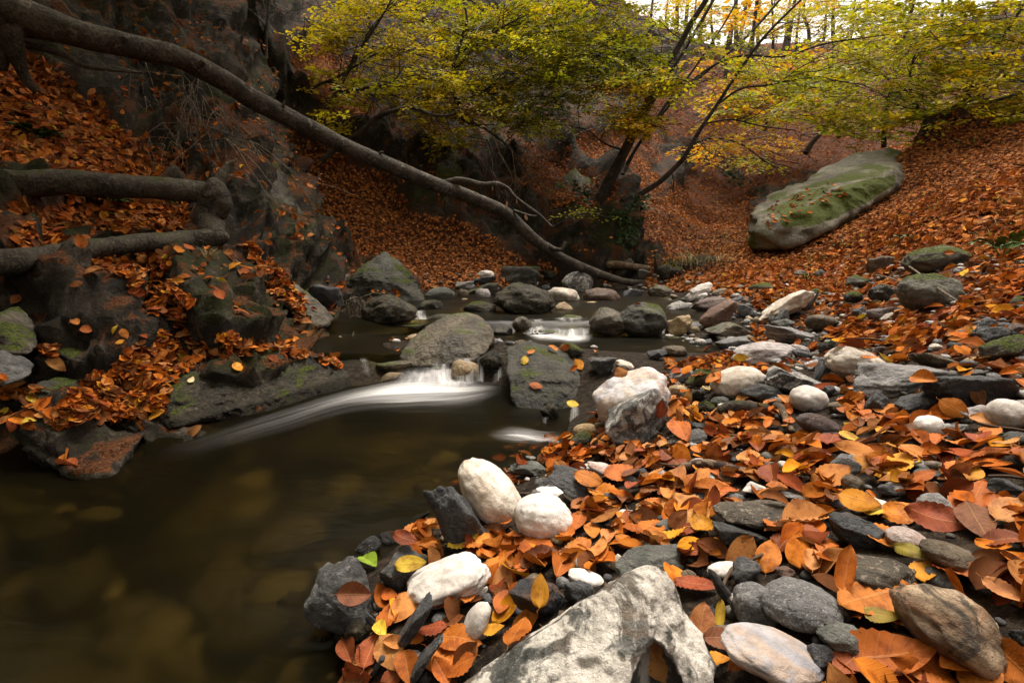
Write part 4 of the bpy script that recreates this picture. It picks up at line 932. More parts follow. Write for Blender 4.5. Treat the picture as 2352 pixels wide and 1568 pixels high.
# ---- drowned cobbles on the floor of the pool ----
bp = []
while len(bp) < 75:
    a, b = rng.uniform(-100, 1150), rng.uniform(950, 1620); h = ray_hit(a, b)
    P_ = at(a, b, (-.03-CZ)/dz_of(b)); z = float(H(P_[0], P_[1]))
    if z < -.06: bp.append((P_[0], P_[1], z))
bp = np.array(bp); br_ = rng.uniform(.03, .085, len(bp))*np.clip((-bp[:, 2])/.15, .5, 1.4); bc = np.array([(.15,.125,.062), (.045,.038,.022), (.10,.085,.042), (.26,.22,.12), (.07,.058,.032)])
Vs, Fs, Cs, b = [], [], [], 0
for k in range(len(bp)):
    v, f = stone_shape(700+k % 20, 'r', 3); an = rng.uniform(0, 6.28); v = (v*[1.3, .9, .55])@np.array(Matrix.Rotation(an, 3, 'Z')).T*br_[k]+bp[k]; v[:, 2] = np.minimum(v[:, 2], -.02)
    Vs.append(v); Fs.append(f+b); b += len(v); Cs.append(np.repeat(bc[rng.choice(5, 1, p=[.22, .26, .24, .08, .2])], len(v), 0))
tag(obj('gravel', mesh_np('pool_gravel', np.concatenate(Vs), np.concatenate(Fs), col=np.concatenate(Cs)), bpy.data.materials['gravel_stone']), kind='stuff')
# ---- the leaves one can pick out ------------------------------------------------------------------
LV = {k: [] for k in KINDS}
for k in KINDS:
    for j in range(6):
        v, f, uv = leaf_mesh(rng, 19, 11, k); LV[k].append(mesh_np('leaf', v, f, uv=uv)); LV[k][-1].materials.append(LM)
PICK = '''2002,1403,165,195,orange,flat 2030,1535,245,5,rust,cupped 1944,1327,112,80,rust,rolled 1850,1222,118,8,tan,folded 2020,1252,118,-25,orange,folded 2092,1295,88,-20,olive,wavy 2008,1192,70,-15,yellow,flat
1975,1160,105,-15,amber,flat 2055,1081,86,45,amber,flat 1991,1071,60,60,amber,cupped 1907,1113,98,25,orange,flat 2109,1122,90,20,rust,flat 2237,1162,92,60,rust,flat 2156,1206,172,-15,russet,wavy 2243,1219,104,-60,brown,flat
2321,1199,90,30,tan,flat 2311,1259,110,5,russet,cupped 2203,1343,150,-20,rust,folded 2294,1320,150,-10,brown,rolled 2304,1394,130,-30,tan,cupped 2025,1447,90,-10,olive,wavy 1766,1296,80,80,orange,flat 1854,1263,92,-60,russet,flat
1226,1270,132,-30,rust,flat 1243,1300,100,20,brown,rolled 1240,1370,82,88,amber,flat 1599,1360,106,-10,russet,flat 1613,1437,86,80,tan,flat 1655,1431,66,85,yellow,rolled 1663,1495,96,0,brown,wavy 1512,1538,140,-35,tan,flat
1643,1548,80,10,amber,flat 1720,1555,92,10,rust,cupped 1569,1175,92,-40,tan,flat 1495,1227,72,-15,orange,flat 1603,1206,78,70,tan,flat 1613,1229,60,-45,amber,wavy 1452,1222,66,-70,rust,flat 1502,1172,66,15,orange,cupped
1391,1152,86,-30,orange,folded 1213,1434,92,50,orange,flat 1193,1468,76,60,rust,flat 1546,1068,78,-40,russet,flat 1549,1115,82,50,tan,folded 1310,1065,76,-10,orange,flat 1630,1138,100,5,orange,wavy 1720,1065,56,50,tan,flat
958,1229,76,40,orange,cupped 927,1246,62,-20,russet,wavy 944,1305,74,5,yellow,flat 848,1306,42,-35,green,folded 813,1380,82,0,brown,folded 1068,1263,78,20,yellow,wavy 1102,1256,82,20,orange,flat 897,1424,95,55,rust,flat
902,1521,95,-60,tan,flat 1055,1488,112,-10,rust,flat 1021,1525,92,-30,orange,flat 1132,1464,62,10,amber,flat 1139,1320,92,60,orange,flat 1156,1353,92,80,tan,rolled 1025,1394,92,-5,russet,wavy 853,1511,88,70,russet,flat
2193,947,78,-30,orange,flat 2240,917,62,-70,brown,flat 2133,940,68,25,rust,cupped 1958,933,62,-40,rust,flat 2035,952,66,-5,orange,flat 2260,984,72,-20,tan,cupped 2072,722,42,10,orange,flat 1941,757,32,60,tan,flat 2180,584,26,0,rust,cupped
2190,725,36,50,rust,flat 1998,838,46,0,orange,cupped 2126,885,62,-10,orange,folded 1549,947,56,95,orange,flat 1515,940,42,80,russet,flat 1583,918,42,80,tan,wavy 1640,876,42,40,orange,flat 1703,826,36,0,yellow,flat 1206,831,22,80,yellow,flat
1231,891,34,-20,rust,flat 1317,933,30,-20,yellow,flat 1677,980,112,-45,tan,rolled 1562,994,78,-60,rust,flat 548,848,26,-50,amber,flat 440,878,16,60,cream,flat 362,847,46,20,tan,flat 359,820,62,10,orange,flat 295,894,52,30,tan,flat 356,960,58,12,amber,folded
771,825,28,70,orange,flat 128,843,58,-40,tan,flat 86,922,38,60,yellow,flat 67,979,38,10,yellow,folded 10,953,34,40,yellow,flat 170,744,24,20,orange,flat 268,760,26,60,yellow,flat 288,772,26,-60,orange,flat 200,765,36,10,rust,wavy 278,795,24,20,amber,flat 1556,660,12,10,orange,flat
1220,812,20,20,orange,flat 1330,845,30,-60,amber,flat 1300,800,26,10,rust,flat 1420,1098,70,20,rust,flat 1350,1110,70,-20,orange,flat 2130,1060,80,10,russet,flat 2290,1060,80,15,rust,folded 2200,1090,70,30,orange,flat'''
# how much of the view one leaf takes decides which get their own object
cand = []
for tok in PICK.split():
    x, y, L, a, c, k = tok.split(','); cand.append((float(x), float(y), float(L), float(a), c, k))
nh = len(cand); tries = 0
hcol = ['rust', 'orange', 'tan', 'brown', 'russet', 'amber', 'yellow']
taken = [(c[0], c[1], c[2]) for c in cand]
while len(cand) < 292 and tries < 90000:
    tries += 1
    x = rng.uniform(800, 2352); y = 1568-(rng.random()**1.25)*680
    if not in_poly(np.array([x]), np.array([y]), SHINGLE)[0]: continue
    if math.hypot(x-1075, y-1045) < 70: continue
    h = cam_cast(x, y)
    if h is None or (h[2].name[:8] != 'hillside' and not h[2].name.startswith('leaf') and True): continue
    d = proj(h[0])[2]
    if d > 2.5: continue
    if over_stone(np.array([x]), np.array([y]), np.array([d]), .014*F/d)[0]: continue
    L = rng.uniform(.048, .080)*F/d
    if any((x-a)**2+(y-b)**2 < (.24*(L+l))**2 for a, b, l in taken): continue
    taken.append((x, y, L)); cand.append((x, y, L, rng.uniform(-180, 180), hcol[rng.choice(7, p=[.31, .20, .17, .14, .12, .035, .025])], KINDS[rng.choice(5, p=[.24, .24, .18, .12, .22])]))
nicks = [(n_, *proj(P_)) + (r_*F/proj(P_)[2], o_.name) for o_, n_, P_, r_, _ in STONES if n_]
CW = {'rust': 'rust', 'orange': 'orange-brown', 'tan': 'tan', 'amber': 'amber', 'yellow': 'yellow', 'brown': 'dark brown', 'russet': 'russet', 'olive': 'olive-brown', 'cream': 'cream', 'green': 'green'}
used = set(); nl = 0
for i, (x, y, L, a, c, k) in enumerate(cand):
    h = cam_cast(x, y)
    if h is None: continue
    P, nn, ob = h; d = proj(P)[2]
    up = np.array([0, 0, 1.])
    if ob.name.startswith('leaf'): nn = up
    toc = np.array([0, 0, CZ])-P; toc /= np.linalg.norm(toc)
    N = .8*nn+.5*up+rng.normal(0, .24, 3)+(.35 if i < nh else .1)*toc
    if k in ('flat', 'rolled') and 70 < a < 100 and i < nh and L > 40: N = .55*nn+.9*toc+rng.normal(0, .1, 3)
    N /= np.linalg.norm(N)
    t = np.array([math.cos(R(a)), SP*math.sin(R(a)), CP*math.sin(R(a))]); t = t-toc*0
    # lay the tip direction into the leaf plane along the line of sight
    den = (toc@N); t = t - toc*((t@N)/(den if abs(den) > .25 else .25)); fl = np.linalg.norm(t)
    M3 = frame(N, t)
    Lw = np.clip(L*d/F*min(fl, 1.6), .035, .125) if i < nh else L*d/F
    me = LV[k][int(rng.integers(0, 6))]
    o = bpy.data.objects.new('beech_leaf', me); COL.objects.link(o)
    m = Matrix([list(M3[0])+[0], list(M3[1])+[0], list(M3[2])+[0], [0, 0, 0, 1]])
    o.matrix_world = Matrix.Translation(Vector(P+N*.010+up*(.004+.012*rng.random()))) @ m @ Matrix.Scale(float(Lw), 4)
    col = np.array(LC[c])*rng.uniform(.7, 1.05)*np.array([1, rng.uniform(.9, 1.12), 1]); o.color = (*[float(q) for q in col], 1)
    # words that single it out: look first, then the stones around it
    near = sorted(nicks, key=lambda q: math.hypot(q[1]-x, q[2]-y)/(q[4]+20))
    px_size = Lw*F/d; size = 'large ' if px_size > 105 else 'small ' if px_size < 45 else ''
    state = {'flat': 'flat', 'cupped': 'cupped', 'folded': 'folded', 'rolled': 'tightly curled', 'wavy': 'wavy'}[k]
    ang = a % 360; tip = 'tip right' if ang < 45 or ang > 315 else 'tip up' if ang < 135 else 'tip left' if ang < 225 else 'tip down'
    def rel(q):
        dx, dy = x-q[1], y-q[2]
        if q[5] == ob.name: return 'lying on'
        if abs(dx) > 1.1*abs(dy): return 'right of' if dx > 0 else 'left of'
        return 'in front of' if dy > 0 else 'behind'
    opts = []
    for q in near[:4]:
        opts.append(f'{size}{CW[c]} {state} leaf {rel(q)} {q[0]}'); opts.append(f'{size}{CW[c]} {state} leaf, {tip}, {rel(q)} {q[0]}')
    q0 = near[0]
    for q1 in near[1:5]: opts.append(f'{size}{CW[c]} {state} leaf, {tip}, between {q0[0]} and {q1[0]}')
    lab = next((w_ for w_ in opts if w_ not in used and len(w_.replace('-', ' ').split()) <= 16), opts[1])
    used.add(lab); tag(o, lab, 'leaf', 'beech leaves on the stones'); nl += 1
print('leaves as objects', nl, 'labels', len(used))
# ------------------------------------------------------------------ water
def water_mat(name, tint, murk, mf, rough, scale):
    t = NT(name); P = t.n('ShaderNodeTexCoord').outputs['Object']
    mp = t.n('ShaderNodeMapping'); t.l(P, mp.inputs[0]); mp.inputs['Scale'].default_value = (1, 2.4, 1); mp.inputs['Rotation'].default_value = (0, 0, .35)
    b = t.bump(t.noise(mp.outputs[0], scale, 3, .5, .3), .14, .03)
    tr = t.n('ShaderNodeBsdfRefraction', IOR=1.14, Roughness=.42); tr.inputs[0].default_value = (*tint, 1); t.l(b, tr.inputs['Normal'])
    df = t.n('ShaderNodeBsdfDiffuse'); df.inputs[0].default_value = (*murk, 1)
    m1 = t.n('ShaderNodeMixShader'); m1.inputs[0].default_value = mf; t.l(tr.outputs[0], m1.inputs[1]); t.l(df.outputs[0], m1.inputs[2])
    gl = t.n('ShaderNodeBsdfGlossy'); gl.inputs['Roughness'].default_value = rough; gl.inputs[0].default_value = (1, 1, 1, 1); t.l(b, gl.inputs['Normal'])
    fr = t.n('ShaderNodeFresnel', IOR=1.33); t.l(b, fr.inputs['Normal'])
    m2 = t.n('ShaderNodeMixShader'); t.l(t.math('MULTIPLY', fr.outputs[0], .26), m2.inputs[0]); t.l(m1.outputs[0], m2.inputs[1]); t.l(gl.outputs[0], m2.inputs[2])
    return t.done(m2.outputs[0])
WM = water_mat('stream_water', (.50, .43, .23), (.018, .015, .006), .15, .2, 5)
def level(y): return .13*sstep(3.0, 3.10, y)+.09*sstep(3.80, 3.98, y)
wy_ = np.concatenate([np.linspace(-1.5, 2.9, 60), np.linspace(2.95, 3.15, 26), np.linspace(3.2, 3.75, 20), np.linspace(3.78, 4.0, 26), np.linspace(4.1, 9, 40)]); wx_ = np.linspace(-3.4, 1.75, 130)
X, Y = np.meshgrid(wx_, wy_); Z = level(Y)+.004*fbm(np.stack([X*3, Y*5, X*0], -1), 4, 3); i = np.arange(X.size).reshape(X.shape)
tag(obj('water', mesh_np('water', np.stack([X, Y, Z], -1).reshape(-1, 3), np.stack([i[:-1, :-1], i[:-1, 1:], i[1:, 1:], i[1:, :-1]], -1).reshape(-1, 4)), WM), kind='structure')
# the outflow of the upper pool runs round behind the pale boulder to the little side fall
def foam_mat():
    t = NT('white_water'); a = t.n('ShaderNodeVertexColor', layer_name='Col'); s = t.n('ShaderNodeSeparateColor'); t.l(a.outputs[0], s.inputs[0])
    uv = t.n('ShaderNodeUVMap', uv_map='UVMap')
    mp = t.n('ShaderNodeMapping'); t.l(uv.outputs[0], mp.inputs[0]); mp.inputs['Scale'].default_value = (.8, 10, 1)
    n1 = t.noise(mp.outputs[0], 1.5, 5, .6, .15); mp2 = t.n('ShaderNodeMapping'); t.l(uv.outputs[0], mp2.inputs[0]); mp2.inputs['Scale'].default_value = (1.4, 3, 1)
    n2 = t.noise(mp2.outputs[0], 1.2, 3, .5)
    st = t.math('ADD', t.math('MULTIPLY', n1, .9), t.math('MULTIPLY', n2, .8))
    al = t.math('MULTIPLY', s.outputs[0], t.math('ADD', t.math('MULTIPLY', t.ramp(st, .60, 1.08), .85), t.math('MULTIPLY', s.outputs[0], .45)), True)
    df = t.n('ShaderNodeBsdfDiffuse'); df.inputs[0].default_value = (.80, .79, .79, 1)
    tl = t.n('ShaderNodeBsdfTranslucent'); tl.inputs[0].default_value = (.8, .79, .78, 1)
    m0 = t.n('ShaderNodeMixShader'); m0.inputs[0].default_value = .35; t.l(df.outputs[0], m0.inputs[1]); t.l(tl.outputs[0], m0.inputs[2])
    tr = t.n('ShaderNodeBsdfTransparent'); m = t.n('ShaderNodeMixShader'); t.l(al, m.inputs[0]); t.l(tr.outputs[0], m.inputs[1]); t.l(m0.outputs[0], m.inputs[2])
    return t.done(m.outputs[0])
FM = foam_mat()
def foam(name, lines, prof, nu=60, nv=30, lift=0.0):
    """lofted sheet of white water: lines = world polylines (flow direction), prof(u, v) = density"""
    L = np.array([spline(l, nu) for l in lines]); m = len(L)
    G = np.array([spline(L[:, k], nv) for k in range(nu)])          # nu, nv, 3
    u, v = np.meshgrid(np.linspace(0, 1, nu), np.linspace(0, 1, nv), indexing='ij')
    G[..., 2] += lift + .006*fbm(np.stack([u*3, v*14, u*0], -1), 8, 3)
    den = np.clip(prof(u, v), 0, 1); i = np.arange(nu*nv).reshape(nu, nv)
    o = obj(name, mesh_np(name, G.reshape(-1, 3), np.stack([i[:-1, :-1], i[:-1, 1:], i[1:, 1:], i[1:, :-1]], -1).reshape(-1, 4), uv=np.stack([u.ravel(), v.ravel()], -1), col=np.repeat(den.reshape(-1, 1), 3, 1)), FM)
    tag(o, kind='structure'); return o
def onz(px, py, z): return at(px, py, (z-CZ)/dz_of(py))
edge = lambda v, a=.25: (sstep(0, min(.5, a*1.4), v)*sstep(0, min(.5, a*1.4), 1-v))**1.25
# main cascade: slide over the lip, then the long silky tongue across the pool
foam('waterfall', [[at(880,848,3.02), at(880,866,2.98), onz(880,882,.012), onz(860,905,.008)],
                   [at(960,842,3.04), at(955,856,2.98), onz(950,874,.035), onz(930,910,.010)],
                   [at(1040,836,3.06), at(1045,850,3.00), onz(1050,872,.025), onz(1040,912,.010)],
                   [at(1090,852,3.06), at(1100,862,3.02), onz(1105,878,.012), onz(1110,900,.008)]],
     lambda u, v: edge(v, .36)*sstep(0, .5, u)*sstep(0, .3, 1-u)*1.0)
foam('waterfall', [[onz(1165,868,.012), onz(1050,872,.014), onz(940,868,.016), onz(800,892,.012), onz(640,942,.010), onz(480,992,.008), onz(330,1035,.008)],
                   [onz(1165,884,.014), onz(1050,886,.030), onz(940,880,.034), onz(800,905,.022), onz(640,950,.014), onz(480,1000,.010), onz(320,1045,.008)],
                   [onz(1165,893,.014), onz(1060,908,.030), onz(940,916,.030), onz(800,925,.018), onz(640,972,.012), onz(480,1018,.010), onz(320,1062,.008)],
                   [onz(1165,905,.012), onz(1080,938,.012), onz(950,940,.012), onz(800,952,.010), onz(640,1000,.008), onz(480,1042,.008), onz(320,1085,.008)]],
     lambda u, v: edge(v, .33)*sstep(0, .12, u)*(.98*np.exp(-((u-.30)/.19)**2)+.42*(1-u)*sstep(.2, .5, u)+.05)*np.clip(.8+.45*vnoise(np.stack([u*1.2, v*9+u*1.5, u*0], -1), 12), .3, 1.15)*sstep(0, .3, 1-u))
foam('waterfall', [[at(820,822,2.98), at(826,835,2.95), onz(832,868,.01)], [at(842,820,3.0), at(850,835,2.95), onz(856,872,.01)]], lambda u, v: edge(v, .4)*.40*sstep(0, .3, u)*sstep(0, .3, 1-u))
# veils over the amber stone and beside it
def veil(x0, x1, y0, y1, d0, d1, dens, n=4, spread=6):
    ls = []
    for k in range(n):
        a = k/(n-1); px = x0+(x1-x0)*a; q = px+(a-.5)*spread*2
        ls.append([at(px, y0-4, d0+.05), at(px, y0, d0), at(.4*px+.6*q, (y0*.55+y1*.45), d0-.045), at(q, y1, d1)])
    return foam('waterfall', ls, lambda u, v: edge(v, .3)*dens*sstep(0, .3, u)*(.45+.55*u)*np.clip(.75+.8*vnoise(np.stack([v*max(2.5, (x1-x0)/9)+x0, u*.6, u*0], -1), 5), .1, 1.2), 40, 40)
veil(1035, 1098, 826, 880, 2.98, 2.90, .75)
veil(1092, 1112, 822, 876, 3.02, 2.93, .75, spread=3)
veil(1130, 1156, 822, 878, 3.02, 2.93, .95, spread=2)
veil(985, 1040, 838, 878, 3.0, 2.90, .8)
# second cascade
veil(1196, 1262, 736, 766, 3.98, 3.78, .75, n=5, spread=5)
veil(1258, 1362, 733, 776, 3.98, 3.72, 1.0, n=7, spread=8)
foam('waterfall', [[onz(1195,757,.138), onz(1250,757,.142), onz(1310,765,.146), onz(1356,757,.140)], [onz(1195,766,.138), onz(1250,770,.142), onz(1310,776,.15), onz(1362,770,.140)], [onz(1230,786,.136), onz(1270,786,.138), onz(1320,790,.138), onz(1368,784,.136)]],
     lambda u, v: edge(v, .35)*edge(u, .18)*1.1)
# small fall by the squat boulder and its foam line
veil(935, 985, 716, 742, 4.12, 4.0, .9, spread=12)
foam('waterfall', [[onz(790,750,.137), onz(860,750,.137), onz(930,744,.14), onz(990,740,.14)], [onz(790,757,.137), onz(860,759,.137), onz(930,756,.14), onz(1000,752,.14)]], lambda u, v: edge(v, .4)*sstep(0, .35, u)*sstep(0, .1, 1-u)*.95)
veil(1580, 1616, 738, 774, 4.0, 3.82, .95, spread=5)
foam('waterfall', [[onz(1570,770,.137), onz(1600,772,.138), onz(1635,775,.137)], [onz(1565,780,.137), onz(1600,784,.138), onz(1640,782,.137)]], lambda u, v: edge(v, .4)*edge(u, .25)*.7)
# side fall between the mossy boulder and the pale boulder
veil(1308, 1334, 938, 985, 2.36, 2.26, .85, spread=8)
veil(1240, 1262, 960, 995, 2.30, 2.2, .45, spread=-14)
foam('waterfall', [[onz(1120,985,.008), onz(1180,975,.012), onz(1250,985,.012), onz(1310,985,.012)], [onz(1110,1000,.008), onz(1180,1000,.012), onz(1250,1005,.012), onz(1300,1002,.012)], [onz(1130,1015,.008), onz(1190,1020,.008), onz(1240,1020,.008), onz(1280,1015,.008)]], lambda u, v: edge(v, .45)*edge(u, .35)*.75)
# ------------------------------------------------------------------ light
w = bpy.data.worlds.new('World'); SC.world = w; w.use_nodes = True; nt = w.node_tree; nt.nodes.clear()
ELEV, AZ = R(68), R(28)          # high, from beyond the far hillside
sky = nt.nodes.new('ShaderNodeTexSky'); sky.sky_type = 'NISHITA'; sky.sun_disc = False; sky.sun_elevation = ELEV; sky.sun_rotation = AZ; sky.air_density = 1.0; sky.dust_density = 4
hs = nt.nodes.new('ShaderNodeHueSaturation'); hs.inputs['Saturation'].default_value = .12
mx = nt.nodes.new('ShaderNodeMix'); mx.data_type = 'RGBA'; mx.blend_type = 'MULTIPLY'; mx.inputs[0].default_value = 1; mx.inputs[7].default_value = (1.0, .91, .79, 1)
bg = nt.nodes.new('ShaderNodeBackground'); bg.inputs[1].default_value = .15; ow = nt.nodes.new('ShaderNodeOutputWorld')
nt.links.new(sky.outputs[0], hs.inputs['Color']); nt.links.new(hs.outputs[0], mx.inputs[6]); nt.links.new(mx.outputs[2], bg.inputs[0]); nt.links.new(bg.outputs[0], ow.inputs[0])
sd = bpy.data.lights.new('sun', 'SUN'); sd.energy = 2.4; sd.angle = R(28); sd.color = (1, .93, .84)
so = bpy.data.objects.new('sun', sd); COL.objects.link(so); so.rotation_euler = (math.pi/2-ELEV, 0, -AZ+math.pi) if False else (0, 0, 0)
# sun direction vector for Nishita: rotation 0 points to +Y, positive turns towards +X
sv = Vector((math.sin(AZ)*math.cos(ELEV), math.cos(AZ)*math.cos(ELEV), math.sin(ELEV)))
so.rotation_euler = sv.to_track_quat('Z', 'Y').to_euler()
SC.view_settings.view_transform = 'Standard'; SC.view_settings.look = 'None'; SC.view_settings.exposure = 1.0; SC.view_settings.gamma = 1
SC.cycles.use_denoising = True; SC.cycles.max_bounces = 6; SC.cycles.diffuse_bounces = 3; SC.cycles.glossy_bounces = 2; SC.cycles.transparent_max_bounces = 12
SC.cycles.sample_clamp_indirect = 6; SC.cycles.caustics_reflective = False; SC.cycles.caustics_refractive = True; SC.cycles.blur_glossy = 1.0
# ------------------------------------------------------------------ wood and trees
def bark_mat(name, a, b, c, scale=14, stretch=.25, rough=.8, moss=0):
    t = NT(name); P = t.n('ShaderNodeTexCoord').outputs['Object']
    n1 = t.noise(P, scale*.35, 7, .65, .4); n2 = t.noise(P, scale*3, 6, .7); n3 = t.noise(P, 90, 4, .7)
    col = t.mix(t.ramp(n1, .38, .62), a, b); col = t.mix(t.math('MULTIPLY', t.ramp(n2, .5, .58), .75), col, c); n5 = t.noise(P, scale*.9, 8, .7, 1.2); col = t.mix(t.math('MULTIPLY', t.ramp(n5, .56, .62), .7), col, tuple(x*1.9+.02 for x in b)); col = t.mix(t.math('MULTIPLY', t.ramp(n3, .58, .66), .5), col, (.02, .016, .012))
    if moss:
        g = t.n('ShaderNodeNewGeometry'); s = t.n('ShaderNodeSeparateXYZ'); t.l(g.outputs['Normal'], s.inputs[0])
        m = t.ramp(t.math('ADD', t.math('MULTIPLY', s.outputs[2], .3), n1), .86-moss*.2, .94-moss*.2); col = t.mix(m, col, t.mix(n3, (.02, .025, .004), (.07, .075, .012)))
    bb = t.bump(n2, .9, .03); bb = t.bump(n3, .7, .008, bb)
    return t.done(t.bsdf(col, rough, bb, .25).outputs[0])
BK1 = bark_mat('smooth_beech_bark', (.042, .034, .025), (.105, .088, .066), (.026, .021, .016))
BK2 = bark_mat('rough_dark_bark', (.022, .018, .013), (.07, .058, .04), (.11, .085, .058), scale=22, moss=.35)
BK3 = bark_mat('dark_stem_bark', (.028, .022, .017), (.07, .056, .042), (.045, .036, .028))
BK4 = bark_mat('grey_trunk_bark', (.075, .066, .055), (.14, .125, .105), (.05, .042, .034))
TW = bark_mat('dry_twig', (.13, .10, .068), (.26, .20, .14), (.06, .045, .03))
WD = bark_mat('weathered_wood', (.11, .075, .045), (.27, .19, .115), (.06, .04, .025))
WDK = bark_mat('wet_black_wood', (.018, .012, .010), (.05, .033, .027), (.34, .24, .16))
BEECHY = None
def path(pts, n=40):
    """pts rows: layout x, layout y, depth, width in layout pixels -> world points and radii"""
    S = spline(np.array(pts, float), n); return at(S[:, 0], S[:, 1], S[:, 2]), np.maximum(S[:, 3], .6)/2*S[:, 2]/F
def wood(name, pts, mat, parent, n=40, seg=12, bump=.05, seed=1, extra=None):
    P, r = path(pts, n); t = Tubes(); t.add(P, r, seg, bump, seed)
    if extra: extra(t, P, r)
    return obj(name, t.mesh(name), mat, parent)
def rooted(name, label, cat, group=None):
    o = empty(name, (0, 0, 0)); tag(o, label, cat, group); return o
def twigs(name, parent, mat, starts, n, length, rad, droop=.2, seg=4, up=.2, fork=2, into=None):
    """fine branchlets leaving given (point, direction, radius) seeds"""
    t = into or Tubes()
    for k in range(n):
        p, d, r0 = starts[rng.integers(0, len(starts))]
        d = d+rng.normal(0, .75, 3); d[2] += up; d /= np.linalg.norm(d); L = length*rng.uniform(.4, 1.2)
        def grow(p, d, L, r, lev):
            q = [p]; dd = d.copy()
            for s in range(6):
                dd = dd+rng.normal(0, .20, 3); dd[2] -= droop*.12; dd /= np.linalg.norm(dd); q.append(q[-1]+dd*L/6)
            t.add(q, np.linspace(r, r*.3, 7), seg, cap=False)
            if lev:
                for _ in range(fork):
                    i = rng.integers(2, 6); e = dd+rng.normal(0, .6, 3); grow(q[i], e/np.linalg.norm(e), L*rng.uniform(.35, .6), r*.5, lev-1)
        grow(np.array(p), d, L, min(rad, r0*.7), 2)
    return None if into else obj(name, t.mesh(name), mat, parent)
def sprouts(n, length, rad, droop=.1, up=.15, frm=.3):
    def f(t, P, r):
        m = len(P); sd = [(P[j], (P[min(j+1, m-1)]-P[j-1])/np.linalg.norm(P[min(j+1, m-1)]-P[j-1]), r[j]) for j in range(max(1, int(m*frm)), m)]
        twigs('', None, None, sd, n, length, rad, droop, up=up, into=t)
    return f
# ---- the fallen tree ---------------------------------------------------------------------------
ft = rooted('fallen_tree', 'long bare tree trunk fallen diagonally across the gorge, its tip in the stream', 'tree')
wood('trunk', [(-120,-30,3.5,120),(-20,8,3.6,105),(60,42,3.7,82),(130,62,3.8,64),(202,84,3.9,58),(300,106,4.1,54),(403,131,4.35,49),(500,178,4.6,46),(588,232,4.85,44),(690,283,5.1,40),(790,335,5.35,37),(900,383,5.6,34),(1008,427,5.9,32),(1085,455,6.1,30),(1159,488,6.3,28),(1200,525,6.4,26),(1235,556,6.5,25),(1287,590,6.65,22),(1361,624,6.9,20),(1445,648,7.2,15),(1512,644,7.4,9)], BK1, ft, 220, 24, .075, 5, sprouts(12, .35, .004, .6, -.1, .5))
wood('limb', [(1020,420,5.95,14),(1050,414,5.95,15),(1075,416,5.9,13),(1110,424,5.9,12),(1140,423,5.9,13),(1165,432,5.9,9),(1180,450,5.9,8),(1205,470,5.9,8),(1240,495,5.95,7),(1268,522,6.0,5)], BK1, ft, 60, 10, .06, 8)
wood('limb', [(1180,484,6.3,8),(1205,492,6.25,6),(1225,497,6.2,6),(1243,494,6.2,4)], BK1, ft, 20, 8, .05, 9)
wood('snag', [(1255,562,6.55,13),(1272,571,6.5,11),(1288,574,6.5,9),(1294,568,6.5,8),(1297,556,6.5,7)], BK1, ft, 24, 8, .08, 11)
wood('limb', [(15,70,3.7,26),(50,100,3.75,20),(95,110,3.8,17),(150,128,3.85,13),(190,150,3.9,11),(240,160,3.95,7),(330,168,4.0,4)], BK1, ft, 40, 8, .08, 12)
wood('root', [(10,60,3.6,70),(30,110,3.65,46),(45,150,3.7,30),(62,185,3.75,22),(85,212,3.8,12)], BK2, ft, 30, 12, .12, 13)
wood('root', [(-40,20,3.55,90),(-20,90,3.6,60),(-10,160,3.65,40)], BK2, ft, 30, 12, .12, 14)
wood('knot', [(455,156,4.42,22),(462,148,4.40,17),(468,141,4.38,10)], BK1, ft, 12, 10, .2, 31)
wood('snag', [(640,262,4.95,10),(650,246,4.93,8),(653,232,4.92,5)], BK1, ft, 12, 8, .12, 32)
wood('snag', [(860,366,5.5,9),(872,352,5.48,7),(880,349,5.47,5)], BK1, ft, 12, 8, .12, 33)
wood('knot', [(280,100,4.02,20),(286,92,4.0,16),(290,86,3.99,9)], BK1, ft, 12, 10, .2, 34)
# shrivelled leaves still hanging on it
for k, (px, py, d, a) in enumerate([(571,196,4.75,80),(1208,500,6.2,70),(1163,468,6.1,-80),(1186,462,5.9,-80),(1130,432,5.9,-70)]):
    o = bpy.data.objects.new('leaf', LV['rolled'][k]); COL.objects.link(o); o.parent = ft; o.location = at(px, py, d-.02); o.rotation_euler = (1.4, R(a), .4*k); o.scale = (.075,)*3; o.color = (.36, .2, .12, 1)
# ---- the tree lying along the near bank ------------------------------------------------------
nb = rooted('leaning_tree', 'dark tree growing sideways from the bank, two horizontal limbs meeting in a gnarled burl', 'tree')
wood('trunk', [(-140,428,2.75,66),(0,424,2.9,63),(80,420,2.95,61),(160,419,3.02,58),(240,424,3.1,54),(320,428,3.2,50),(400,435,3.3,48),(445,441,3.38,48),(470,447,3.42,46),(488,458,3.45,26)], BK2, nb, 140, 28, .15, 21)
wood('burl', [(470,436,3.40,44),(490,448,3.42,66),(486,480,3.44,62),(474,505,3.42,56),(486,530,3.38,58),(505,545,3.36,44),(522,540,3.36,22)], BK2, nb, 80, 26, .30, 22)
wood('stub', [(478,440,3.42,36),(500,420,3.44,32),(515,400,3.46,26),(527,382,3.48,20),(533,374,3.48,14)], BK2, nb, 30, 14, .2, 23)
wood('stub_tip', [(522,378,3.47,10),(536,372,3.47,9),(543,366,3.47,6)], TW, nb, 12, 8, .08, 24)
wood('limb', [(515,548,3.36,30),(480,548,3.33,46),(430,555,3.25,46),(370,556,3.05,42),(310,558,2.9,42),(240,566,2.72,44),(160,580,2.55,48),(80,594,2.38,52),(0,602,2.2,56),(-140,612,2.05,58)], BK2, nb, 140, 28, .14, 25)
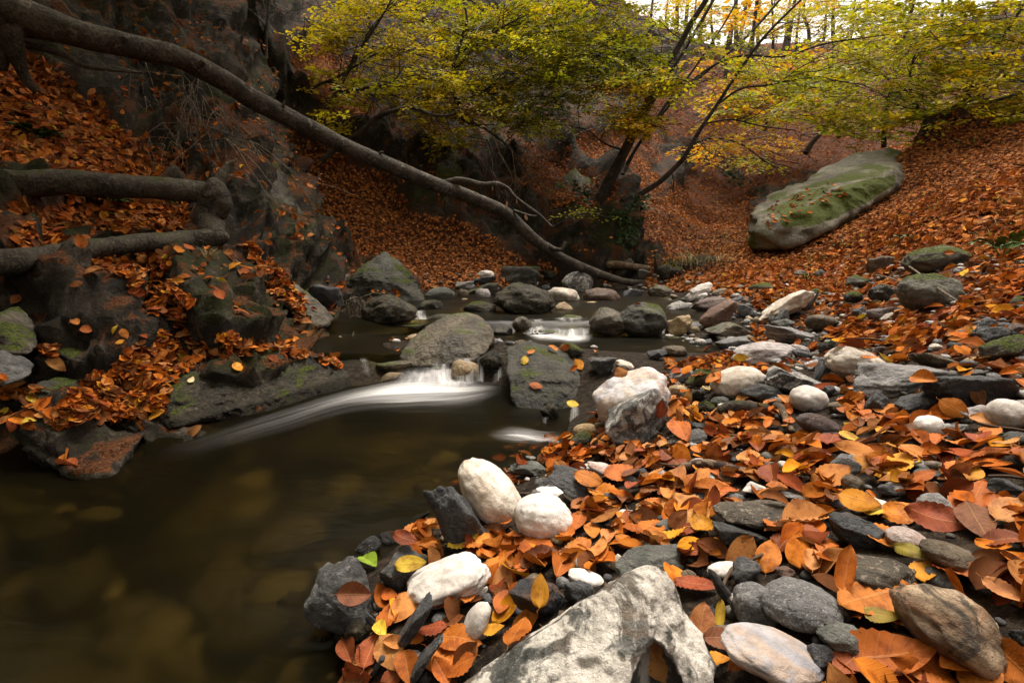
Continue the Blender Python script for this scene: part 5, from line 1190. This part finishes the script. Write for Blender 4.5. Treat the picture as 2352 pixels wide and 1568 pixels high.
# ---- crowns -----------------------------------------------------------------------------------
def crown_mat():
    t = NT('tree_leaf'); c = t.n('ShaderNodeVertexColor', layer_name='Col').outputs[0]
    p = t.bsdf(c, .55, None, .3); tl = t.n('ShaderNodeBsdfTranslucent'); t.l(c, tl.inputs[0]); m = t.n('ShaderNodeMixShader'); m.inputs[0].default_value = .5
    t.l(p.outputs[0], m.inputs[1]); t.l(tl.outputs[0], m.inputs[2]); return t.done(m.outputs[0])
CM = crown_mat()
PAL = {'y': ((0.728,0.546,0.012), (0.546,0.481,0.014), (0.850,0.572,0.015), (0.390,0.403,0.014)), 'g': ((0.351,0.390,0.014), (0.494,0.481,0.016), (0.234,0.299,0.012), (0.650,0.520,0.015)), 'm': ((0.468,0.468,0.014), (0.598,0.520,0.014), (0.325,0.377,0.012), (0.754,0.494,0.016)),
       'o': ((0.832,0.403,0.014), (0.728,0.520,0.016), (0.780,0.273,0.012), (0.520,0.468,0.016)), 'd': ((0.195,0.234,0.012), (0.338,0.338,0.014), (0.468,0.390,0.014), (0.130,0.169,0.010))}
LEAF6 = np.array([(0, 0, 0), (.30, .24, .05), (.72, .22, .05), (1, 0, -.04), (.72, -.22, .05), (.30, -.24, .05)])
def crown(parent, blobs, leaf=.068, per=44, name='crown', sizej=.3, dens=2.0):
    """sprays of leaves: each blob = layout x, y, rx, ry, depth, number of sprays, palette"""
    Ps, Ts, Ns, Cs, tw = [], [], [], [], Tubes()
    for cx, cy, rx, ry, d, n, pal_ in blobs:
        n = int(n*dens); pc = np.array(PAL[pal_])*.84
        for k in range(n):
            a = rng.uniform(0, 2*np.pi); q = math.sqrt(rng.random()); dd = d+rng.normal(0, .06*d)
            c = at(cx+rx*q*math.cos(a), cy+ry*q*math.sin(a), dd)
            ph = rng.uniform(0, 2*np.pi); dr = np.array([math.cos(ph), math.sin(ph), rng.normal(-.05, .18)]); dr /= np.linalg.norm(dr)
            nn = np.array([0, -.22, 1.])+rng.normal(0, .20, 3); fr_ = frame(nn, dr); T, B, N = fr_[:, 0], fr_[:, 1], fr_[:, 2]
            Ls = rng.uniform(.45, .95)*np.clip(d/9, .8, 1.7); m = int(per*rng.uniform(.6, 1.3))
            s = rng.random(m)**.8; w = (rng.random(m)*2-1)*.34*Ls*np.sin(np.pi*np.clip(s*.92+.06, 0, 1))
            pos = c + T*((s-.5)*Ls)[:, None] + B*w[:, None] - np.array([0, 0, 1.])*(.25*(s-.2)**2*Ls)[:, None] + N*rng.normal(0, .02, (m, 1))
            ax = T + B*(np.sign(w)*rng.uniform(.3, 1.1, m))[:, None] + rng.normal(0, .25, (m, 3)); ax /= np.linalg.norm(ax, axis=1)[:, None]
            ln = N+rng.normal(0, .35, (m, 3)); ln -= ax*(ln*ax).sum(1)[:, None]; ln /= np.linalg.norm(ln, axis=1)[:, None]
            base = pc[rng.choice(4, p=[.4, .3, .18, .12])]
            col = (base*.6+.4*pc[rng.integers(0, 4, m)])*rng.uniform(.7, 1.25, (m, 1))
            Ps.append(pos); Ts.append(ax); Ns.append(ln); Cs.append(col)
            e = c-T*Ls*.9+np.array([0, 0, -.05*Ls]); tw.add([e, c-T*Ls*.45, c, c+T*Ls*.45-np.array([0, 0, .08*Ls])], np.array([.006, .005, .0035, .0015])*np.clip(d/9, .8, 1.6), 3, cap=False)
            for sg in (-1, 1):
                f0 = c+T*Ls*rng.uniform(-.3, .1); tw.add([f0, f0+T*Ls*.2+B*sg*.15*Ls, f0+T*Ls*.32+B*sg*.28*Ls], [.003, .0024, .001], 3, cap=False)
    P, T, N, C = map(np.concatenate, (Ps, Ts, Ns, Cs)); B = np.cross(N, T); n = len(P)
    L = leaf*rng.uniform(1-sizej, 1+sizej, n)[:, None, None]*np.clip(np.linalg.norm(P-[0, 0, CZ], axis=1)/10, .85, 1.9)[:, None, None]
    V = P[:, None]+L*(LEAF6[None, :, :1]*T[:, None]+LEAF6[None, :, 1:2]*B[:, None]+LEAF6[None, :, 2:]*N[:, None])
    i = np.arange(n)[:, None]*6
    Fq = np.concatenate([i+np.array([[0, 1, 2, 3]]), i+np.array([[0, 3, 4, 5]])])
    TV = np.concatenate(tw.V); TF = np.concatenate(tw.F)+6*n
    obj(name, mesh_np(name, np.vstack([V.reshape(-1, 3), TV]), np.vstack([Fq, TF]), col=np.vstack([np.repeat(C, 6, 0), np.tile([[.03, .023, .017]], (len(TV), 1))]), smooth=False), CM, parent)
def tree(name, label, stems, blobs=None, mat=None, group=None, cat='tree', leaf=.074, per=44, ntw=0, twl=.9, first='trunk', dens=1.75):
    o = rooted(name, label, cat, group)
    for k, s in enumerate(stems):
        wood(first if k == 0 else 'stem', s, mat or BK3, o, max(24, len(s)*9), 9, .05, 40+k, sprouts(-(-ntw//len(stems)), twl, .012) if ntw else None)
    if blobs: crown(o, blobs, leaf, per, dens=dens)
    return o
tree('broadleaf_tree', 'many-stemmed dark tree leaning from the rock face, yellow-green sprays around it', [
    [(1372,470,9.5,34),(1392,425,9.4,24),(1412,385,9.3,20),(1440,332,9.2,18),(1470,268,9.1,16),(1500,210,9.0,15),(1530,150,8.9,15),(1560,105,8.8,14),(1590,50,8.7,13),(1622,0,8.6,12),(1670,-90,8.5,10)],
    [(1388,462,9.5,18),(1412,408,9.5,12),(1450,330,9.6,11),(1490,250,9.6,10),(1540,165,9.6,9),(1590,85,9.6,8),(1650,-20,9.6,7)],
    [(1385,466,9.4,16),(1411,467,9.3,15),(1460,450,9.1,14),(1512,420,8.9,13),(1550,385,8.8,12),(1572,360,8.7,11),(1596,319,8.6,10),(1620,280,8.5,9),(1650,236,8.4,8),(1700,160,8.2,7),(1760,80,8.0,6),(1850,-10,7.8,5)],
    [(1430,400,9.6,10),(1455,350,9.7,9),(1500,285,9.8,8),(1560,220,9.8,7),(1640,150,9.8,6),(1720,80,9.8,6),(1800,-10,9.8,5)],
    [(1440,380,9.2,9),(1462,340,9.1,7),(1490,300,9.0,7),(1530,240,9.0,6),(1570,190,9.0,6),(1600,150,9.0,5),(1660,60,9.0,4),(1700,-10,9,4)],
    [(1646,242,8.4,5),(1700,205,8.3,5),(1760,196,8.2,5),(1860,180,8.1,4),(1990,196,8,2)],
    [(1570,200,8.9,5),(1640,150,8.8,5),(1710,128,8.7,5),(1800,130,8.6,4),(1900,100,8.5,4),(2040,80,8.4,2)],
    [(1590,330,8.7,5),(1640,318,8.6,4),(1700,330,8.5,4),(1760,372,8.4,3),(1820,400,8.3,2)],
    [(1615,285,8.6,4),(1680,275,8.5,4),(1750,290,8.4,3),(1830,300,8.3,2)],
    [(1520,170,9.0,6),(1480,150,8.8,5),(1430,120,8.6,4),(1370,130,8.4,3),(1320,160,8.3,2)],
    [(1500,60,9.5,8),(1470,100,9.4,6),(1440,150,9.3,4)],
    [(1430,345,9.2,5),(1390,330,9,4),(1350,300,8.8,3),(1310,290,8.7,2)]],
    [(1330,50,160,80,9,62,'m'),(1390,140,150,60,8.6,52,'g'),(1290,180,100,55,9,22,'m'),(1480,190,80,38,8.4,24,'m'),(1520,200,40,24,8.2,8,'y'),(1440,262,55,40,8.3,17,'y'),(1478,292,32,20,8.2,9,'o'),(1440,190,60,25,8.3,9,'o'),(1600,90,50,60,9,4,'g'),(1700,130,120,60,8.4,8,'m'),(1850,190,100,25,8.1,9,'g'),(1740,330,90,25,8.4,8,'o'),(1420,-260,380,170,9.5,34,'g'),(1700,-300,300,170,8.5,40,'g')], ntw=46, twl=1.1)
tree('broadleaf_tree', 'slender sapling behind the middle of the fallen tree with airy yellow sprays', [
    [(738,372,8.2,14),(770,342,8.2,13),(800,322,8.2,12),(835,298,8.1,11),(862,272,8.0,10),(905,254,7.9,9),(950,248,7.9,9),(985,262,7.9,8),(1015,266,7.9,6),(1040,262,7.9,4)],
    [(742,262,8.6,11),(765,225,8.6,10),(790,180,8.6,9),(820,125,8.5,8),(850,80,8.5,7),(875,42,8.5,5),(910,-20,8.5,3)],
    [(686,246,8.7,8),(710,214,8.7,8),(732,195,8.7,7),(770,180,8.7,6),(820,150,8.7,5),(870,120,8.7,3)],
    [(760,205,8.6,7),(800,210,8.5,6),(850,200,8.4,5),(900,190,8.4,4),(930,150,8.4,2)]],
    [(860,55,130,62,9,40,'y'),(950,150,100,55,9,26,'y'),(790,195,90,45,8.8,13,'m'),(765,280,55,22,8.5,8,'y'),(1000,215,110,48,9.2,24,'y'),(720,90,60,40,8.8,5,'y'),(870,210,80,40,8.8,8,'m'),(820,-220,260,150,9,20,'g')], ntw=30)
tree('broadleaf_tree', 'thin wavy-stemmed tree hung with broad layered yellow-green sprays', [
    [(1062,285,9.4,9),(1052,250,9.4,8),(1040,200,9.4,8),(1042,150,9.4,7),(1062,85,9.4,7),(1072,40,9.4,6),(1058,-20,9.4,5)],
    [(1045,160,9.4,6),(1100,100,9.3,5),(1160,60,9.2,4),(1220,30,9.1,2)], [(1050,240,9.4,6),(1110,210,9.3,5),(1170,170,9.2,3)], [(1058,272,9.3,7),(1120,300,9.2,6),(1180,350,9.0,4),(1225,420,8.8,2)]],
    [(1080,50,150,70,10,48,'m'),(1160,140,160,70,10,54,'m'),(1090,225,130,50,9.6,36,'y'),(1015,285,70,32,9.4,11,'y'),(1220,240,100,55,10,28,'d'),(1050,320,60,18,9.4,7,'y'),(1240,290,60,25,9.6,9,'m'),(1200,60,120,60,10.5,30,'g'),(1080,-240,300,150,11,18,'g')], ntw=34)
tree('broadleaf_tree', 'forked dark tree above the leafy slope under a wide yellow-green crown', [
    [(2170,332,9.4,18),(2162,305,9.4,15),(2155,288,9.4,13),(2130,268,9.4,10),(2105,248,9.4,8),(2085,215,9.4,6),(2060,190,9.4,3)],
    [(2152,288,9.4,9),(2178,262,9.4,9),(2200,240,9.4,9),(2240,222,9.4,8),(2300,180,9.4,6),(2360,120,9.4,4)],
    [(2178,330,9.3,16),(2195,290,9.2,14),(2208,250,9.1,12),(2230,205,9.0,11),(2262,150,8.9,10),(2300,90,8.8,8),(2340,30,8.7,6),(2370,-30,8.6,4)],
    [(2205,306,9.0,10),(2230,275,8.9,9),(2262,240,8.8,8),(2310,225,8.7,6),(2370,205,8.6,4)],
    [(2110,250,9.4,5),(2090,200,9.3,5),(2100,130,9.2,4),(2140,60,9.1,3)]],
    [(2150,110,230,110,9,78,'m'),(2270,90,140,110,8,46,'y'),(2210,205,180,80,9,40,'g'),(2060,190,150,90,10,38,'m'),(2300,190,90,80,8,22,'y'),(2060,270,90,50,10,12,'g'),(2150,270,120,40,9.2,12,'y'),(2250,20,170,60,8.5,30,'g'),(1930,150,120,90,10,14,'m'),(2340,250,40,30,8.4,6,'m'),(2250,-260,300,160,8.5,70,'g')], ntw=40, dens=.95)
tree('broadleaf_tree', 'straight slim trunk rising just beyond the huge lichened boulder', [
    [(2030,338,11,11),(2031,300,11,10),(2036,250,11,10),(2052,190,11,9),(2072,110,11,8),(2095,20,11,7),(2110,-40,11,6)], [(2036,240,11,6),(2048,200,11,5),(2064,150,11,4),(2100,100,11,2)], [(2050,190,11,5),(2000,150,11,4),(1950,130,11,2)]],
    [(2010,60,120,70,12,34,'m'),(1960,180,80,50,12,17,'g'),(2010,270,60,35,11.5,9,'m'),(1900,235,130,70,11,22,'m'),(1800,150,140,60,12,16,'m'),(1950,310,80,30,11,8,'m'),(1740,250,90,40,12,9,'g')], ntw=18, dens=1.2)
tree('young_tree', 'small bare leaning trunk on the brown slope left of the huge lichened boulder', [[(1850,352,16,14),(1868,325,16,11),(1888,305,16,9),(1905,280,16,8),(1925,236,16,6),(1932,215,16,4)]], ntw=6)
tree('young_tree', 'thin dark sapling on the cliff top above the fallen tree', [[(612,135,8.3,8),(611,100,8.3,7),(614,50,8.3,6),(620,-20,8.3,6)]], ntw=5)
tree('young_tree', 'grey upright trunk half hidden by yellow-green leaves in the middle', [[(1085,172,14.5,17),(1086,120,14.5,16),(1088,60,14.5,15),(1090,-30,14.5,14)]], mat=BK4, ntw=5)
# orange undergrowth on the far slope
tree('understorey_tree', 'low orange-leaved beech on the far slope behind the many-stemmed tree', [[(1755,300,15,8),(1765,260,15,7),(1790,200,15,6),(1820,150,15,5),(1850,90,15,3)],[(1765,262,15,5),(1720,230,15,4),(1680,215,15,2)]],
    [(1740,200,130,50,15,34,'o'),(1850,160,120,50,16,26,'o'),(1700,262,95,34,15,19,'o'),(1650,150,80,40,17,8,'o'),(1800,240,80,40,15,11,'o'),(1920,240,90,40,15,15,'m'),(1640,350,70,22,13,9,'o'),(1720,380,60,18,13,6,'m'),(1560,45,90,45,20,10,'m'),(1690,50,90,45,20,12,'o'),(1830,45,110,45,20,14,'m'),(1990,45,110,45,20,16,'m'),(2080,70,60,40,20,8,'o')], per=36, ntw=14, twl=1.6)
# unseen leaf cover, added out of view to shade the near bank and the pool
can = []
for k in range(260):
    y_ = rng.uniform(-2.5, 9.5); can.append((rng.uniform(-7.0, -1.2), y_, max(3.3, 1.7+.5*y_)+rng.uniform(0, 1.6)))
def canopy(parent, centres, n, L):
    C_ = np.array(centres)[rng.integers(0, len(centres), n)]+rng.normal(0, .38, (n, 3))*[1, 1, .35]
    C_ = C_[(C_[:, 2] > CZ+.60+C_[:, 1].clip(0)*.47)]; n = len(C_)
    N = np.array([0, 0, 1.])+rng.normal(0, .35, (n, 3)); N /= np.linalg.norm(N, axis=1)[:, None]; T = rng.normal(size=(n, 3)); T -= N*(T*N).sum(1)[:, None]; T /= np.linalg.norm(T, axis=1)[:, None]; B = np.cross(N, T)
    V = C_[:, None]+L*(LEAF6[None, :, :1]*T[:, None]+LEAF6[None, :, 1:2]*B[:, None]+LEAF6[None, :, 2:]*N[:, None]); i = np.arange(n)[:, None]*6
    obj('crown', mesh_np('crown', V.reshape(-1, 3), np.concatenate([i+np.array([[0, 1, 2, 3]]), i+np.array([[0, 3, 4, 5]])]), col=np.repeat(np.array(PAL['d'])[rng.integers(0, 4, n)], 6, 0), smooth=False), CM, parent)  # added leaf mass that blocks light, only parented to the leaning tree
canopy(nb, can, 13000, .17)
# trunks along the ridge, with the sky between them
RID = [(1490,118,1505,9),(1515,130,1540,7),(1548,112,1555,12),(1580,125,1602,6),(1608,118,1622,10),(1640,112,1636,7),(1665,120,1690,8),(1690,110,1688,11),(1716,118,1740,6),(1742,112,1748,9),(1775,118,1770,7),(1800,112,1822,10),(1828,118,1838,6),(1858,112,1852,9),(1886,118,1905,7),(1915,108,1918,10),(1945,112,1970,7),(1985,110,1990,9),(2030,112,2052,8),(2085,108,2090,10),(1655,230,1700,13),(1712,265,1745,12),(1560,200,1585,12),(1790,200,1832,11),(1690,160,1720,12),(2140,130,2165,9),(2210,110,2230,9)]
ORD = 'first second third fourth fifth sixth seventh eighth ninth tenth eleventh twelfth thirteenth fourteenth fifteenth sixteenth seventeenth eighteenth nineteenth twentieth twenty-first twenty-second twenty-third'.split()
RID.sort(); cnt = [0, 0]
for k, (bx, by, tx, wd_) in enumerate(RID):
    dd = 34-(by-110)*.11; top = by < 135; kind = 'slanting' if abs(tx-bx) > 24 else 'straight'; girth = 'thick' if wd_ > 9 else 'thin'
    bl = [(tx+rng.uniform(-30, 30), rng.uniform(-10, 75), rng.uniform(35, 60), rng.uniform(26, 44), dd-2, int(rng.integers(4, 8)), 'omyo'[k % 4])]
    place = 'on the ridge before the white sky' if top else 'on the far brown slope below the ridge'
    w_ = ORD[cnt[not top]]; cnt[not top] += 1
    tree('ridge_tree', f'{girth} {kind} tree {place}, {w_} from the left', [[(bx, by+6, dd, wd_), ((bx*2+tx)/3+rng.normal(0, 3), by*.62, dd, wd_*.85), ((bx+2*tx)/3+rng.normal(0, 4), by*.28, dd, wd_*.7), (tx, -45, dd, wd_*.55)]],
         bl, BK4 if k % 3 != 2 else BK3, 'trees along the ridge' if top else 'trees on the far slope', leaf=.085, per=20, ntw=5, twl=2.2)
# ---- small growth ---------------------------------------------------------------------------
br = rooted('dead_bush', 'tangle of dry bare twigs hanging down the dark cliff under the fallen tree', 'bush')
sd_ = []
for k in range(60):
    px, py = rng.uniform(300, 640), rng.uniform(140, 330); h_ = cam_cast(px, py)
    if h_ is None: continue
    dq = proj(h_[0])[2]; sd_.append((at(px, py, min(dq*.97, dq-.12)), np.array([rng.normal(.2, .4), -.2, -.8]), .006))
twigs('twigs', br, TW, sd_, 170, .9, .0055, .9, 3, up=-.5)
br = rooted('dead_bush', 'thin drooping dry shoots around the hanging limb of the fallen tree', 'bush')
sd_ = [(at(rng.uniform(1060, 1260), rng.uniform(280, 470), 8.6), np.array([.5, -.2, -.7]), .008) for k in range(20)]
twigs('twigs', br, TW, sd_, 34, 1.5, .005, .7, 3, up=-.3)
def blades(name, label, spots, mat, kind=None, cat='grass', group=None, h=(.10, .24), n=26, sp=.05):
    t_V, t_F = [], []; b = 0
    for px, py in spots:
        hit = cam_cast(px, py)
        if hit is None: continue
        c = hit[0]; sc_ = np.clip(proj(c)[2]/5, .6, 1.2)
        for k in range(n):
            a = rng.uniform(0, 6.28); L = rng.uniform(*h)*sc_; o0 = c+np.array([rng.normal(0, sp), rng.normal(0, sp), -.01])*sc_
            d0 = np.array([math.cos(a), math.sin(a), 0]); sd0 = np.array([-d0[1], d0[0], 0])*.0035*sc_; pts_ = []
            for s in np.linspace(0, 1, 5): pts_.append(o0+d0*L*.75*s*s+np.array([0, 0, L*(s-.55*s*s)]))
            v = []
            for s, p in zip(np.linspace(0, 1, 5), pts_): v += [p-sd0*(1-.9*s), p+sd0*(1-.9*s)]
            t_V.append(np.array(v)); i = np.arange(4)[:, None]*2+b; t_F.append(i+np.array([[0, 1, 3, 2]])); b += 10
    o = obj(name, mesh_np(name, np.concatenate(t_V), np.concatenate(t_F)), mat); tag(o, label, cat, group, kind); return o
def plain(name, c, rough=.6):
    t = NT(name); n_ = t.noise(t.n('ShaderNodeTexCoord').outputs['Object'], 12, 3); col = t.mix(n_, tuple(x*.55 for x in c), tuple(min(1, x*1.3) for x in c)); return t.done(t.bsdf(col, rough, None, .15).outputs[0])
GR = plain('grass_blade', (.16, .17, .035)); DG_ = plain('dry_grass', (.34, .25, .12))
blades('grass', None, [(1640,560),(1660,548),(1620,575),(1600,590),(1680,540),(1700,555),(1585,602),(1650,585),(1690,575),(1560,612),(1630,602)], GR, 'stuff', None, n=34, sp=.16, h=(.08, .2))
blades('grass', None, [(1845,640),(1855,618),(1880,600),(2320,520),(2330,500),(2310,545),(2170,480),(2300,470),(1960,560),(2340,620),(2230,330),(2300,300)], GR, 'stuff', None, n=26, sp=.09, h=(.08, .22))
blades('grass_tuft', 'drooping dry grass tuft hanging from the eroded bank beside the stream', [(1590,615),(1582,610)], DG_, cat='grass', group='dry grass tufts', n=30, sp=.05, h=(.2, .42))
blades('grass_tuft', 'dry grass tuft in the middle of the eroded bank edge', [(1655,612),(1668,608)], DG_, cat='grass', group='dry grass tufts', n=26, sp=.05, h=(.18, .36))
blades('grass_tuft', 'pale straggling grass tuft under the burl of the leaning tree', [(478,588),(486,592)], DG_, cat='grass', group='dry grass tufts', n=22, sp=.03, h=(.14, .26))
# ivy and ferns as leaf masses
IVM = plain('ivy_leaf', (.022, .042, .010), .75)
def leafmass(name, spots, n, L, mat, label=None, cat=None, kind='stuff', spread=40):
    V_, k = [], 0
    for px, py, s in spots:
        for _ in range(n):
            h = cam_cast(px+rng.normal(0, s*.5), py+rng.normal(0, s*.5))
            if h is None or proj(h[0])[2] < 2: continue
            d = proj(h[0])[2]; N_ = h[1]+rng.normal(0, .45, 3)+np.array([0, -.3, .2]); fr_ = frame(N_, rng.normal(size=3)+np.array([0, 0, -.8]))
            V_.append((h[0]+h[1]*rng.uniform(.01, .09)*d/9)+(LEAF6*np.array([1, 1.7, 1])*L*rng.uniform(.6, 1.3)*np.clip(d/9, .5, 1.4))@fr_.T)
    V_ = np.concatenate(V_); n_ = len(V_)//6; i = np.arange(n_)[:, None]*6
    o = obj(name, mesh_np(name, V_, np.concatenate([i+np.array([[0, 1, 2, 3]]), i+np.array([[0, 3, 4, 5]])]), smooth=False), mat); tag(o, label, cat, None, kind); return o
leafmass('ivy', [(1432,500,36),(1440,545,30),(1340,455,26),(1600,245,40),(1650,345,26),(1672,380,28),(1690,410,26),(1470,470,18)], 70, .08, IVM)
def frond_plant(name, label, px, py, n, L, mat, cat, pinn=9, up=.6):
    h = cam_cast(px, py); c = h[0]; V_, t = [], Tubes(); o = rooted(name, label, cat)
    for k in range(n):
        a = 2*np.pi*k/n+rng.normal(0, .3); d0 = np.array([math.cos(a), math.sin(a), 0]); l = L*rng.uniform(.7, 1.15)
        S = np.linspace(0, 1, pinn+3); q = c+d0[None]*(S*l*.8)[:, None]+np.array([0, 0, 1.])[None]*(l*up*(S*1.5-1.2*S*S))[:, None]; t.add(q, np.linspace(.003, .001, len(S))*L/.3, 4, cap=False)
        for j in range(2, pinn+3):
            T_ = q[j]-q[j-1]; T_ /= np.linalg.norm(T_); B_ = np.cross([0, 0, 1.], T_); B_ /= np.linalg.norm(B_)+1e-9
            for sg in (-1, 1):
                fr_ = frame(np.cross(T_, B_)+rng.normal(0, .2, 3), B_*sg+T_*.5); V_.append(q[j]+(LEAF6*l*.34*math.sin(math.pi*min(.95, S[j]*.75+.2)))@fr_.T)
    V_ = np.concatenate(V_); n_ = len(V_)//6; i = np.arange(n_)[:, None]*6
    obj('foliage', mesh_np('foliage', V_, np.concatenate([i+np.array([[0, 1, 2, 3]]), i+np.array([[0, 3, 4, 5]])]), smooth=False), mat, o); obj('stem', t.mesh('stem'), mat, o); return o
FG = plain('green_leaf', (.055, .10, .014), .5); FD = plain('fern_green', (.030, .055, .010), .5)
frond_plant('ash_seedling', 'green ash seedling with long leaflets on the slope at the frame edge', 2300, 600, 6, .22, FG, 'seedling', 4, 1.3)
frond_plant('fern', 'dark green fern under the upper trunk of the leaning tree', 245, 470, 7, .20, FD, 'fern', 10, .5)
frond_plant('fern', 'fern tuft in the leaves above the leaning tree trunk', 90, 320, 6, .22, FD, 'fern', 10, .6)
frond_plant('seedling', 'small leafy seedling between the two limbs by the burl', 372, 480, 5, .12, FG, 'seedling', 3, .9)
frond_plant('seedling', 'pale green seedling among leaves below the huge lichened boulder', 1940, 572, 4, .16, FG, 'seedling', 3, .7)
frond_plant('seedling', 'small green seedling on the leafy slope near the mossy hump', 2075, 556, 4, .14, FG, 'seedling', 3, .8)
# a sprig of fresh leaves on the hanging twig
sp_ = rooted('green_sprig', 'bright green leafy sprig on a thin twig in front of the rock face', 'sprig')
wood('stem', [(1265,522,7.6,3),(1310,500,7.6,3),(1350,490,7.6,3),(1400,500,7.6,2)], BK3, sp_, 20, 5); crown(sp_, [(1345,490,55,12,7.6,7,'g')], .06, 10, name='foliage')
# ---- driftwood --------------------------------------------------------------------------------
def drift_wood(name, label, a, b, w0, w1, mat, flat=.6, lift=.02, cat='driftwood', seg=14, bump=.1, n=30):
    A_, B_ = cam_cast(*a), cam_cast(*b); p, q = A_[0]+[0, 0, lift], B_[0]+[0, 0, lift]; d = proj((p+q)/2)[2]
    S = np.linspace(0, 1, n)[:, None]; P = p+(q-p)*S+np.array([0, 0, 1.])*.012*np.sin(S*5); r = np.linspace(w0, w1, n)/2*d/F*(1+.12*fbm(np.c_[S*4, S*0, S*0+len(label)], 6, 3)); r[0] *= .6; r[-1] *= .55
    t = Tubes(); t.add(P, r, seg, bump, len(label)); me = t.mesh(name); o = obj(name, me, mat); tag(o, label, cat, 'driftwood on the shingle')
    return o
drift_wood('bark_log', 'short brown barked log among leaves beside the purple-brown stone', (1648,964), (1768,948), 30, 30, BK2, lift=.025)
drift_wood('wood_splinter', 'pale split wood splinter leaning against the brown barked log', (1780,946), (1820,998), 18, 14, WD, lift=.02)
drift_wood('driftwood_plank', 'black rotten plank with pale flecks lying among leaves', (1556,1094), (1745,1092), 24, 22, WDK, lift=.02)
drift_wood('dead_branch', 'long pale dead twig crossing the big brown boulder', (2058,630), (2192,742), 5, 4, TW, lift=.10, bump=.03, n=20)
drift_wood('dead_branch', 'tan curved twig in front of the big brown boulder', (2005,648), (2160,708), 4, 3, TW, lift=.06, bump=.03, n=20)
drift_wood('dead_branch', 'thin orange-brown twig beneath the crossing twigs', (2018,664), (2150,712), 4, 2, WD, lift=.03, bump=.03, n=20)
drift_wood('driftwood_log', 'brown broken log behind the tip of the fallen tree', (1395,615), (1500,625), 20, 14, WD, lift=.05)
rt = rooted('root_tangle', 'dark hanging roots under the eroded turf edge beside the stream', 'roots')
sd_ = [(at(rng.uniform(1580, 1730), rng.uniform(598, 612), 6.6), np.array([0, -.5, -.7]), .01) for k in range(30)]
twigs('roots', rt, BK3, sd_, 60, .35, .006, .8, 3, up=-.6)
rt = rooted('root_tangle', 'matted roots and dead leaves hanging beside the squat wet boulder', 'roots')
sd_ = [(at(rng.uniform(796, 836), rng.uniform(678, 700), 4.15), np.array([0, -.4, -.8]), .008) for k in range(20)]
twigs('roots', rt, TW, sd_, 40, .22, .004, .8, 3, up=-.6)
